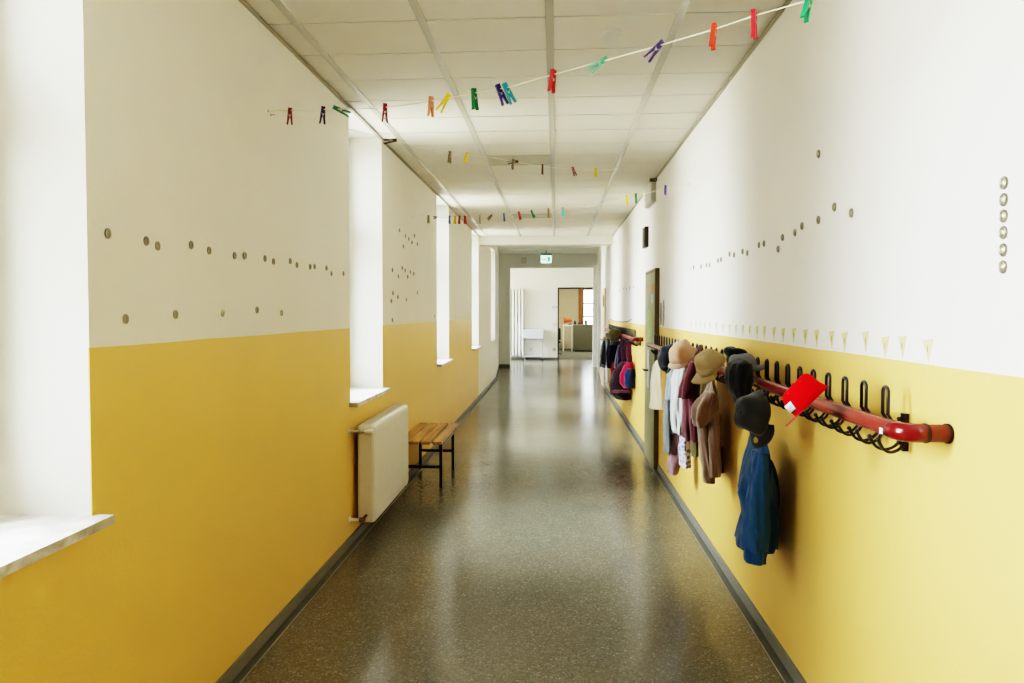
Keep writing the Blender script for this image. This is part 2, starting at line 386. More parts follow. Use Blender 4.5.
# ------------------------------------------------------------------ camera
cd = bpy.data.cameras.new('camera'); cam = bpy.data.objects.new('camera', cd); col.objects.link(cam); scene.camera = cam
cd.sensor_width = 36; cd.lens = F_PX * 36 / 1024; cd.shift_y = SH / 1024; cd.clip_start = .05
cam.location = EYE; cam.rotation_euler = (pi / 2 - PITCH, 0, YAW)
scene.view_settings.view_transform = 'Filmic'
scene.view_settings.look = 'Very High Contrast'
scene.view_settings.exposure = .70
try:
    scene.cycles.max_bounces = 14; scene.cycles.diffuse_bounces = 10; scene.cycles.transparent_max_bounces = 16
    scene.cycles.sample_clamp_indirect = 8
except Exception: pass
#==PART2==
# ================================================================== OBJECTS
def sm(a, b, t): t = max(0, min(1, (t - a) / (b - a))); return t * t * (3 - 2 * t)
ORD = ['first', 'second', 'third', 'fourth', 'fifth', 'sixth', 'seventh', 'eighth', 'ninth', 'tenth', 'eleventh', 'twelfth', 'thirteenth', 'fourteenth',
       'fifteenth', 'sixteenth', 'seventeenth', 'eighteenth', 'nineteenth', 'twentieth', 'twenty-first', 'twenty-second', 'twenty-third', 'twenty-fourth', 'twenty-fifth']

# ---- radiator under the second window
t = thing('radiator', 'white enamelled panel radiator low on the yellow wall beneath a window', 'radiator', (XL + .1, 5.3, 0))
ya, yb, za, zb, xa, xb = 4.66, 5.76, .125, .815, XL + .026, -1.25
mb = MB()
n = 44; prof = []
for i in range(n * 4 + 1):
    y = ya + .02 + (yb - ya - .04) * i / (n * 4); prof.append((xb - (.009 if i % 4 in (0,) else 0) , y))
vs = []; k = len(prof)
zz = [za + .02, za + .05, zb - .05, zb - .02]
for z in zz:
    for (x, y) in prof: vs.append((x if zz[0] < z < zz[3] else xb - .006, y, z))
fs = [(r * k + i, r * k + i + 1, (r + 1) * k + i + 1, (r + 1) * k + i) for r in range(3) for i in range(k - 1)]
mb.add(vs, fs, True)
mb.build('front_panel', M['rad'], t)
mb = MB(); mb.box(xa, ya, za, xb - .004, yb, zb); mb.build('casing', M['rad'], t, bevel=.022)
mb = MB()
for i in range(36): mb.box(xa + .03, ya + .05 + i * .0285, zb - .001, xb - .035, ya + .062 + i * .0285, zb + .0015)
mb.build('top_grille', M['rad'], t)
def valve(z, top):
    m = MB(); m.tube([(XL + .003, ya - .10, z), (xa + .05, ya - .10, z)], .010, 10); m.lathe((XL + .002, ya - .10, z), (1, 0, 0), [(.022, 0), (.022, .006), (.012, .008)]); m.build('pipe', M['rad'], t)
    m = MB(); m.lathe((xa + .045, ya - .10, z), (1, 0, 0), [(.010, 0), (.017, .002), (.017, .016), (.012, .02), (.012, .04)], 12); m.tube([(xa + .065, ya - .10, z), (xa + .065, ya + .01, z)], .011, 10)
    m.build('valve', M['chrome'] if top else M['brass'], t)
    if top:
        m = MB(); m.lathe((xa + .088, ya - .10, z), (1, 0, 0), [(.014, 0), (.019, .004), (.019, .05), (.016, .058), (.013, .06)], 16); m.build('thermostat_knob', M['rad'], t)
valve(zb - .03, True); valve(za + .055, False)

# ---- bench
t = thing('bench', 'slatted wooden bench on black steel legs beside the radiator', 'bench', (-1.18, 6.4, 0))
bx0, bx1, by0, by1, bz = -1.39, -.99, 5.90, 6.93, .465
wd = (bx1 - bx0 - 3 * .022) / 4
for i in range(4):
    m = MB(); x = bx0 + i * (wd + .022); m.box(x, by0, bz - .028, x + wd, by1, bz); m.build('slat', M['slat'], t, bevel=.006)
for y in (6.13, 6.86):
    m = MB(); m.box(bx0 + .005, y - .013, bz - .055, bx1 - .015, y + .013, bz - .0285); m.build('crosspiece', M['blackm'], t)
    for x in (bx0 + .005, bx1 - .06):
        m = MB(); m.box(x, y - .014, 0, x + .028, y + .014, bz - .055); m.build('leg', M['blackm'], t, bevel=.003)
    m = MB(); m.box(bx0 + .033, y - .011, .18, bx1 - .06, y + .011, .204); m.build('stretcher', M['blackm'], t)
m = MB(); m.box(bx1 - .057, 6.144, bz - .10, bx1 - .035, 6.846, bz - .075); m.build('side_rail', M['blackm'], t)

# ---- ceiling lights, smoke detectors
for j, (li, ly) in enumerate(LIGHTS):
    x0, x1 = GX[li - 1] + .02, GX[li] - .02; ya_ = ly + .003; yb_ = ly + .40
    t = thing('ceiling_light', ['unlit flush square ceiling light panel, the nearer of the two', 'unlit flush square ceiling light panel, the farther of the two'][j], 'ceiling light', ((x0 + x1) / 2, ly + .2, HC), 'recessed ceiling lights')
    m = MB(); m.box(x0, ya_, HC - .006, x1, ya_ + .03, HC + .011); m.box(x0, yb_ - .03, HC - .006, x1, yb_, HC + .011); m.box(x0, ya_ + .03, HC - .006, x0 + .03, yb_ - .03, HC + .011); m.box(x1 - .03, ya_ + .03, HC - .006, x1, yb_ - .03, HC + .011)
    m.build('frame', mat('light_frame%d' % j, (.45, .43, .34), .5), t)
    m = MB(); m.box(x0 + .03, ya_ + .03, HC - .002, x1 - .03, yb_ - .03, HC + .01); m.build('diffuser', mat('light_diffuser%d' % j, (.40, .38, .27), .3), t)
def detector(c, r, label):
    t = thing('smoke_detector', label, 'smoke detector', c)
    m = MB(); m.lathe(c, (0, 0, -1), [(r, 0), (r, .012), (r * .9, .016)], 28); m.build('base', M['plasticw'], t)
    m = MB(); m.lathe(V(c) + V((0, 0, -.016)), (0, 0, -1), [(r * .62, 0), (r * .62, .014), (r * .5, .03), (r * .2, .035)], 24); m.build('sensor_head', M['plasticw'], t)
p = at_z(612, 33, HC); detector((p.x, p.y, HC - .0005), .052, 'small round white smoke detector on the near tiled ceiling')
detector((-.19, 17.9, H2), .06, 'small round smoke detector on the ceiling above the exit sign')

# ---- exit sign
t = thing('exit_sign', 'lit green and white emergency exit sign hanging below the far ceiling', 'exit sign', (-.255, 18.9, 3.05))
m = MB(); m.box(-.41, 18.87, 3.16, -.10, 18.94, 3.225); m.box(-.27, 18.89, 3.225, -.24, 18.92, H2); m.build('housing', mat('sign_housing', (.25, .33, .31), .5), t)
m = MB(); m.box(-.40, 18.895, 2.95, -.11, 18.915, 3.16); pn = m.build('panel', M['lightsign'], t)
m = MB(); f = 18.893
def q(x0, z0, x1, z1): m.box(-.40 + x0, f, 2.95 + z0, -.40 + x1, 18.8951, 2.95 + z1)
q(.19, .04, .25, .17); q(.05, .09, .13, .115)                                   # door and arrow shaft
m.add([(-.355, f, 3.05 + .03), (-.355, f, 3.05 - .025), (-.385, f, 3.0525)], [(0, 1, 2)])
m.lathe((-.245, f, 3.115), (0, 1, 0), [(.011, 0), (.011, .002)], 12)
for a, b_ in (((-.245, 3.10), (-.255, 3.045)), ((-.255, 3.045), (-.235, 3.01)), ((-.235, 3.01), (-.245, 2.975)), ((-.255, 3.045), (-.28, 3.02)), ((-.28, 3.02), (-.295, 3.025)), ((-.248, 3.09), (-.222, 3.07)), ((-.248, 3.09), (-.275, 3.075))):
    m.tube([(a[0], f, a[1]), (b_[0], f, b_[1])], .0055, 6)
m.build('pictogram', M['green_sign'], pn)
m = MB(); m.box(-1.0, YE - .012, 3.02, -.84, YE, 3.20); tag(m.build('access_panel', mat('hatch_paint', (.50, .50, .44), .6), None, bevel=.003), 'small square hatch on the lintel above the wide opening', 'wall hatch')

# ---- clotheslines and pegs
PEG = {'dark red': '#7A1424', 'red': '#B01E18', 'crimson': '#B3222E', 'navy': '#2B2056', 'purple': '#3E2674', 'green': '#11703E', 'sea green': '#1E8A5A', 'salmon': '#D98A66', 'yellow': '#D9BC06',
       'teal': '#0F8C96', 'mint': '#62BFA0', 'orange-red': '#C43A20', 'brown': '#4A2C14', 'black': '#201C1A', 'tan': '#8E6A36', 'blue': '#22449A', 'cyan': '#38B4B8', 'white': '#E4DECC', 'olive': '#857A50'}
pegcache = {}
def peg_meshes(c):
    if c in pegcache: return pegcache[c]
    mm = mat('peg_plastic_' + c.replace(' ', '_'), PEG[c], .35)
    out = []
    for s_ in (-1, 1):
        m = MB(); N = 10; vs = []
        for i in range(N + 1):
            u = i / N; z = .017 - .078 * u
            x = s_ * (.0036 + .0105 * max(0, u - .28) ** 1.15 + (.0012 if u < .1 else 0)); th = .0040 + .0018 * sin(pi * min(1, u * 1.4)) - .0008 * u
            w_ = .0066 - .0006 * u
            vs += [(x - th, -w_, z), (x + th, -w_, z), (x + th, w_, z), (x - th, w_, z)]
        fs = [(0, 1, 2, 3), (N * 4 + 3, N * 4 + 2, N * 4 + 1, N * 4)]
        for i in range(N):
            for k in range(4): fs.append((i * 4 + k, (i + 1) * 4 + k, (i + 1) * 4 + (k + 1) % 4, i * 4 + (k + 1) % 4))
        m.add(vs, fs); me = bpy.data.meshes.new('arm'); me.from_pydata(m.v, [], m.f); me.materials.append(mm); out.append(me)
    m = MB(); m.lathe((0, -.0065, -.020), (0, 1, 0), [(.0045, 0), (.0045, .013)], 10); m.tube([(-.008, -.0068, -.012), (0, -.0068, -.020), (.008, -.0068, -.012)], .0009, 5)
    me = bpy.data.meshes.new('spring'); me.from_pydata(m.v, [], m.f); me.materials.append(M['chrome']); out.append(me)
    pegcache[c] = out; return out
def peg(P, c, tilt, turn, label, group, sc=1.0):
    r = bpy.data.objects.new('clothespin', None); r.empty_display_size = .02; r.location = P; col.objects.link(r)
    r.rotation_euler = (0, math.radians(tilt), math.radians(turn)); r.scale = (sc, sc, sc)
    tag(r, label, 'clothespin', group); ms = peg_meshes(c)
    for nm, me in zip(('arm', 'arm', 'spring'), ms):
        o = bpy.data.objects.new(nm, me); o.parent = r; col.objects.link(o)
def on_plan(px, py, A, B):
    """point of the vertical plane through A and B seen at (px, py)"""
    r = ray(px, py); d = B - A; nx, ny = -d.y, d.x
    s_ = (A.x * nx + A.y * ny) / (r.x * nx + r.y * ny); return EYE + r * s_
def spline(pts, n=8):
    out = []
    for i in range(len(pts) - 1):
        p0 = pts[max(i - 1, 0)]; p1 = pts[i]; p2 = pts[i + 1]; p3 = pts[min(i + 2, len(pts) - 1)]
        for j in range(n):
            t = j / n; out.append(.5 * ((2 * p1) + (p2 - p0) * t + (2 * p0 - 5 * p1 + 4 * p2 - p3) * t * t + (3 * p1 - p0 - 3 * p2 + p3) * t ** 3))
    out.append(pts[-1]); return out
def line(label, A, B, mid, pegs, group, where, r=.0016, hook=True, between=(), objname='clothesline'):
    P = [A] + [on_plan(x, y, A, B) for x, y in mid] + [B]
    t = thing(objname, label, 'clothesline', A, 'clotheslines across the corridor')
    m = MB(); m.tube(spline(P), r, 6); m.build('string', M['string'], t)
    for e_, s_ in ((A, 1), (B, -1)):
        m = MB(); m.lathe(e_ + V((-s_ * .0, 0, 0)), (s_, 0, 0), [(.007, 0), (.007, .003), (.002, .004), (.002, .02), (.004, .021)], 10); m.build('screw_eye', M['chrome'], t)
    for i, (x, y, c, tilt, turn) in enumerate(pegs):
        p_ = on_plan(x, y, A, B)
        # hang from the string: put it on the string's height
        best = min(((s0, s1) for s0, s1 in zip(spline(P)[:-1], spline(P)[1:])), key=lambda s: abs((s[0] + s[1]).x / 2 - p_.x))
        q_ = (best[0] + best[1]) / 2; p_ = V((p_.x, p_.y, q_.z))
        nx_ = ''
        prev = pegs[i - 1][2] if i else None
        peg(p_, c, tilt, turn, '%s plastic clothespin, %s from the left %s' % (c, ORD[i], where), group)
A1 = at_x(268, 111, XL); A1 = V((XL, A1.y, A1.z)); B1 = V((XR, 1.70, 2.46))
B1 = V((XR, 1.70, on_plan(955, -42, A1, V((XR, 1.70, 2))).z))
line('white clothesline nearest the camera, crossing the whole ceiling width', A1, B1, [(340, 109), (384, 107.5), (432, 101), (474, 93), (509, 87), (552, 75), (600, 62), (656, 46.5), (712, 30), (754, 16), (800, 3)],
     [(290, 110, 'dark red', 2, 12), (323, 109, 'navy', 4, 30), (337, 108, 'green', -66, 10), (385, 103, 'dark red', 2, 20), (431, 98, 'salmon', 2, 40), (447, 96, 'yellow', 32, 10), (474, 88, 'green', -6, 50),
      (499, 83, 'purple', -24, 20), (506, 82, 'teal', -28, 20), (553, 71, 'red', 8, 45), (603, 60, 'mint', 52, 20), (659, 44, 'purple', 42, 20), (714, 25, 'orange-red', 16, 60), (754, 18, 'crimson', -6, 60), (809, 0, 'sea green', 22, 40)],
     'pegs on the nearest clothesline', 'on the nearest clothesline', r=.0021)
A2 = V((XL, A1.y + .03, A1.z - .01)); B2 = V((XR, 7.15, 2.955))
line('thin white clothesline sagging diagonally from the left wall to the box on the right', A2, B2, [(313, 119), (345, 128), (375, 136), (400, 142), (425, 149), (450, 153.5), (480, 156), (511, 161), (545, 167), (575, 169), (600, 170), (625, 170)],
     [(394, 141, 'brown', 80, 10), (450, 154, 'olive', 6, 60), (467, 155.5, 'yellow', 30, 70), (513, 161, 'brown', 18, 80), (516, 162, 'black', 84, 10), (542.5, 167, 'brown', 0, 80), (573, 169, 'dark red', -22, 20), (596, 170, 'yellow', 6, 60)],
     'pegs on the second clothesline', 'on the second clothesline')
A3 = at_x(412, 217, XL); A3 = V((XL, A3.y, A3.z)); p = at_x(690, 184, XR); B3 = V((XR, p.y, p.z))
line('thin white clothesline across the corridor in front of the exit sign', A3, B3, [(428, 217), (450, 217.5), (480, 217), (520, 213), (548, 210.5), (575, 208), (600, 204), (627, 197), (645, 194), (668, 187)],
     [(428.5, 217, 'olive', 3, 60), (436, 217, 'black', 80, 80), (449.5, 217, 'blue', 2, 70), (455, 217, 'yellow', 4, 60), (459.5, 215, 'dark red', 6, 70), (465, 217, 'red', -4, 40), (480, 216, 'tan', 0, 80), (491, 216, 'tan', 55, 60),
      (504, 214, 'blue', -20, 80), (519, 213, 'red', -24, 60), (532, 211, 'green', -42, 60), (548.5, 209, 'tan', 3, 80), (563, 208.5, 'cyan', -4, 60), (627, 196, 'yellow', 2, 70), (636, 193, 'green', -4, 70), (644, 192, 'white', 4, 80), (665.5, 183, 'purple', 4, 60)],
     'pegs on the third clothesline', 'on the third clothesline')
A4 = at_x(460, 247, XL); A4 = V((XL, A4.y, A4.z)); p = at_x(636, 243, XR); B4 = V((XR, p.y, p.z))
line('empty thin clothesline, the farthest one, without any pegs', A4, B4, [(475, 247), (540, 250), (600, 246), (620, 244)], [], '', '', r=.0012)

# ---- round metal buttons on the walls
bm_ = MB(); bm_.lathe((0, 0, 0), (0, 0, 1), [(.0155, 0), (.0165, .004), (.0155, .010), (.0128, .012), (.0112, .008)], 20)
bm_.cur = 1; bm_.lathe((0, 0, 0), (0, 0, 1), [(.0112, .007), (.009, .010), (.005, .0135), (.001, .014)], 20)
BME = bpy.data.meshes.new('wall_button'); BME.from_pydata(bm_.v, [], bm_.f); BME.materials.append(M['stud']); BME.materials.append(mat('button_centre', '#B0AA96', .25, metal=.5))
for p_, mi_ in zip(BME.polygons, bm_.mi): p_.material_index = mi_
for p_ in BME.polygons: p_.use_smooth = len(p_.vertices) == 4
def button(P, side, label, group, s_=1):
    o = bpy.data.objects.new('wall_button', BME); o.location = P; o.rotation_euler = (0, -side * pi / 2, 0); o.scale = (s_ * 1.02, s_ * .82, s_ * .6); col.objects.link(o)
    tag(o, label, 'wall button', group)
def buttons(pts, left, lab, group, s_=1):
    for i, (x, y) in enumerate(pts):
        P_ = at_x(x, y, XL if left else XR); button(V((XL if left else XR, P_.y, P_.z)), -1 if left else 1, 'round metal button, ' + lab % ORD[i], group, s_)
buttons([(107, 233.5), (145.5, 241), (157, 246), (190.5, 245), (208.5, 250.5), (234, 255.5), (244.5, 255.5), (264.5, 258.5), (273, 261.5), (289.8, 261), (296.5, 265), (309.8, 266.7), (314, 266.5), (326, 268), (331, 273.5), (343, 273.5)],
        True, '%s from the left in the upper row on the near left wall', 'buttons in the upper row on the near left wall')
buttons([(125, 319), (175, 314.5), (222, 313), (256.5, 310), (281, 313)], True, '%s from the left in the lower row above the yellow band', 'buttons in the lower row on the near left wall')
buttons([(399, 230.3), (405, 235.7), (414.2, 235.7), (408.4, 239), (411.6, 242.5), (417, 244), (403, 246.5)], True, '%s of the upper cluster on the left wall past the second window', 'upper button cluster', 1.15)
buttons([(392, 270), (401.9, 268), (404.8, 270.5), (410, 272), (413.4, 273.7), (398, 276.3), (407.3, 276.8)], True, '%s of the middle cluster on the left wall past the second window', 'middle button cluster', 1.15)
buttons([(392.6, 293.2), (397.5, 297), (390.9, 301), (406, 299.7), (417, 292.7), (392, 320), (434.5, 316)], True, '%s of the lowest cluster on the left wall past the second window', 'lowest button cluster', 1.15)
for i, y in enumerate((183, 199.7, 216, 232.5, 250, 267)):
    P_ = at_x(1005 - i * .2, y, XR); button(V((XR, P_.y, P_.z)), 1, 'large round metal wall button, %s from the top in the vertical row' % ORD[i], 'vertical row of buttons on the right wall', .95)
buttons([(852, 213), (835, 207), (819, 220), (802.5, 226), (795.5, 232.5), (783, 237.5), (778.5, 249), (764.5, 243.5), (759.5, 245), (747.8, 253), (743, 251.5), (734.5, 255), (730, 254), (721.5, 259.5), (718.5, 260.5), (710, 265), (707, 265.2), (701.5, 266.5), (694, 267.5)],
        False, '%s from the right in the slanting row on the right wall', 'slanting row of buttons on the right wall')
P_ = at_x(819, 154, XR); button(V((XR, P_.y, P_.z)), 1, 'single round metal wall button high above the slanting row on the right wall', 'slanting row of buttons on the right wall')
buttons([(616, 294), (619.5, 291), (624, 288.5), (627, 289), (630, 288), (634, 287)], False, '%s from the left above the far coat rack', 'buttons above the far coat rack')

# ---- paper pennants above the yellow band on the right wall
PEN = [(928.6, 339, 362.5, 10.5), (902.7, 336, 359.5, 8), (885.5, 336.5, 357.5, 8.4), (866, 331.5, 353, 6.6), (845, 332, 352, 6.2), (832, 331, 348.5, 5.4), (817, 329.7, 347, 5), (805.6, 329.5, 344.5, 4.6), (794, 328, 343.5, 4),
       (783.5, 328, 342.5, 3.6), (774.3, 327, 340.5, 3.4), (764.6, 326, 339.5, 3.2), (757.3, 325.8, 338.5, 3), (750, 325.5, 337.6, 2.8), (743, 325, 336.6, 2.5), (736, 324.6, 335.8, 2.3), (729.6, 324, 335, 2.2), (723, 323.5, 334, 2.1),
       (716.5, 323, 333, 2), (710, 322.5, 332.2, 1.9), (705, 322, 331.6, 1.7), (700.5, 321.6, 331, 1.6), (696, 321.3, 330.5, 1.5), (691.5, 321, 330, 1.4)]
mp = mat('pale_yellow_paper', (.62, .56, .25), .8)
for i, (x, y0, y1, w_) in enumerate(PEN):
    a = at_x(x - w_ / 2, y0 + .8, XR); b = at_x(x + w_ / 2, y0 - .4, XR); c = at_x(x, y1, XR)
    t = thing('paper_pennant', 'pale yellow paper pennant, %s from the right in the row above the yellow band' % ORD[i], 'pennant', V((XR, c.y, c.z)), 'paper pennants on the right wall')
    m = MB(); e1, e2 = V((-.0015, 0, 0)), V((-.0005, 0, 0))
    pts = [V((XR, a.y, a.z)), V((XR, b.y, b.z)), V((XR, c.y, c.z))]; m.add([p_ + e1 for p_ in pts] + [p_ + e2 for p_ in pts], [(0, 1, 2), (5, 4, 3), (0, 3, 4, 1), (1, 4, 5, 2), (2, 5, 3, 0)]); m.build('paper', mp, t)
    if i < 14:
        m = MB(); zc = a.z * .6 + c.z * .4; yc = (a.y + b.y) / 2; m.box(XR - .0022, yc - .0022, zc - .009, XR - .0014, yc + .0022, zc + .009); m.build('ink_mark', mat('pencil_%d' % i, (.25, .22, .10), .8), t)

# ---- coat racks
def coat_rack(y0, y1, label, z=1.277):
    R_ = .0240; X = .930
    t = thing('coat_rack', label, 'coat rack', (XR, (y0 + y1) / 2, z), 'red pipe coat racks')
    m = MB(); m.tube([(X, y0 + .045, z), (X, y1, z)], R_, 20); m.build('pipe', M['bar'], t)
    m = MB(); pts = [V((X, y0 + .052, z))] + [V((X + .042 - .042 * cos(a), y0 + .042 - .042 * sin(a), z)) for a in [i * pi / 2 / 8 for i in range(9)]] + [V((X + .060, y0, z))]
    m.tube(pts, R_ + .0018, 20); m.build('elbow', M['bar2'], t)
    m = MB(); m.tube([(X + .060, y0, z), (XR, y0, z)], R_, 20); m.build('end_sleeve', M['bar3'], t)
    for x_ in (X + .050, XR - .008): m = MB(); m.tube([(x_, y0, z), (x_ + .006, y0, z)], R_ + .003, 20); m.build('seal', M['rubber'], t)
    m = MB(); m.tube([(X, y0 + .052, z), (X, y0 + .056, z)], R_ + .0022, 20); m.build('seal', M['rubber'], t)
    m = MB(); m.box(XR - .012, y0 + .17, z - .042, XR - .001, y1, z - .018); m.build('rail', M['hook'], t)
    m = MB(); m.box(XR - .016, y0 + .205, z - .09, XR - .001, y0 + .225, z + .022); m.lathe((XR - .022, y0 + .215, z + .005), (-1, 0, 0), [(.007, 0), (.007, .006)], 10); m.lathe((XR - .022, y0 + .215, z - .065), (-1, 0, 0), [(.007, 0), (.007, .006)], 10)
    m.build('wall_bracket', M['hook'], t)
    # hook prototype mesh
    z += .008
    h = MB(); w_ = .0165; xt = .978
    L_ = [(XR - .006, -w_, z - .03), (XR - .02, -w_, z - .022), (xt + .012, -w_, z - .006), (xt, -w_, z + .014), (xt, -w_, z + .078)]
    arc = [(xt, -w_ * cos(a), z + .078 + w_ * sin(a)) for a in [pi * i / 8 for i in range(1, 8)]]
    Rr = [(x_, -y_, z_) for (x_, y_, z_) in L_[::-1]]
    h.tube(L_ + arc + Rr, .0054, 8)
    for s_ in (-1, 1):
        pts = [V((XR - .006, s_ * .010, z - .03)), V((XR - .014, s_ * .013, z - .060)), V((XR - .032, s_ * .017, z - .086)), V((XR - .058, s_ * .021, z - .097)), V((XR - .080, s_ * .025, z - .090)), V((XR - .094, s_ * .027, z - .072)), V((XR - .099, s_ * .028, z - .060))]
        h.tube(spline(pts, 3), .0050, 8)
        h.lathe((XR - .099, s_ * .028, z - .064), (-.3, 0, 1), [(.003, 0), (.0072, .003), (.0072, .008), (.003, .012)], 8)
    me = bpy.data.meshes.new('hook'); me.from_pydata(h.v, [], h.f); me.materials.append(M['hook'])
    for i_, p_ in enumerate(me.polygons): p_.use_smooth = h.sm[i_]
    y = y0 + .207
    while y < y1 - .03:
        o = bpy.data.objects.new('hook', me); o.location = (0, y, 0); link(o, t); y += .1425
    return t
rk = coat_rack(1.88, 6.88, 'near red-brown pipe coat rack with black double hooks on the yellow right wall')
m = MB(); a = at_x(882, 428, .872)
m.box(.9040, 1.946, 1.262, .9065, 1.962, 1.278); m.build('sticker', M['label'], rk)
coat_rack(8.22, 12.7, 'far red pipe coat rack beyond the olive door, crowded with bags and coats')

# ---- soft goods
def garment_part(name, parent, rows, yc, a, m_, amp=.10, k=7, seed=1, levels=44, nseg=64, close=True, wr=.006, twist=0):
    """loft a hanging cloth: rows = (y, x_left, x_right) as seen from the corridor's middle, yc its distance down the corridor, a its half depth along the wall"""
    cs = []
    for (py, xl, xr) in rows:
        c = at_y((xl + xr) / 2, py, yc); hw = (xr - xl) / 2 * yc / F_PX; d = V((c.x, c.y)).normalized()
        aa = min(a, hw / max(d.x, .05) * .8); b = sqrt(max(hw * hw - (aa * d.x) ** 2, (hw * .35) ** 2)) / d.y
        cx = min(c.x, XR - .012 - b); cs.append(V((cx, c.z, b, aa)))
    full = []
    for i in range(levels + 1):
        u = i / levels * (len(cs) - 1); j = min(int(u), len(cs) - 2); t = u - j; t = t * t * (3 - 2 * t) * .5 + t * .5
        full.append(cs[j].lerp(cs[j + 1], t))
    mb = MB(); vs = []
    for i, q_ in enumerate(full):
        cx, z, b, aa = q_; g = .35 + .65 * i / levels
        for s_ in range(nseg):
            th = 2 * pi * s_ / nseg
            f = 1 + amp * g * sin(k * th + seed * 1.7 + 1.2 * sin(z * 9 + seed) + twist * z) + amp * .5 * g * sin((k * 2 - 1) * th + seed * 3.1 + z * 14)
            x = b * cos(th) * f; y = aa * sin(th) * f
            nz = noise.noise(V((x * 34 + seed, y * 34, z * 7))) * wr * 1.7 + (1 - 2 * abs(noise.noise(V((x * 14, y * 14 + seed, z * 9 + x * 12))))) * wr * .9
            xx = cx + x + nz * cos(th); vs.append((min(xx, XR - .004), yc + y + nz * sin(th), z))
    n = nseg; L_ = levels
    fs = [(i * n + s_, (i + 1) * n + s_, (i + 1) * n + (s_ + 1) % n, i * n + (s_ + 1) % n) for i in range(L_) for s_ in range(n)]
    mb.add(vs, fs, True)
    top = V((0, 0, 0)); bot = V((0, 0, 0))
    for s_ in range(n): top += V(vs[s_]) / n; bot += V(vs[-n + s_]) / n
    kk = len(mb.v); mb.v += [tuple(top + V((0, 0, .006))), tuple(bot + V((0, 0, .03)))]
    for s_ in range(n):
        mb.f.append([s_, (s_ + 1) % n, kk]); mb.sm.append(True); mb.mi.append(0)
        mb.f.append([L_ * n + (s_ + 1) % n, L_ * n + s_, kk + 1]); mb.sm.append(True); mb.mi.append(0)
    return mb.build(name, m_, parent)

def single(name, label, cat, rows, yc, a, m_, group=None, **kw):
    o = garment_part(name, None, rows, yc, a, m_, **kw); return tag(o, label, cat, group)

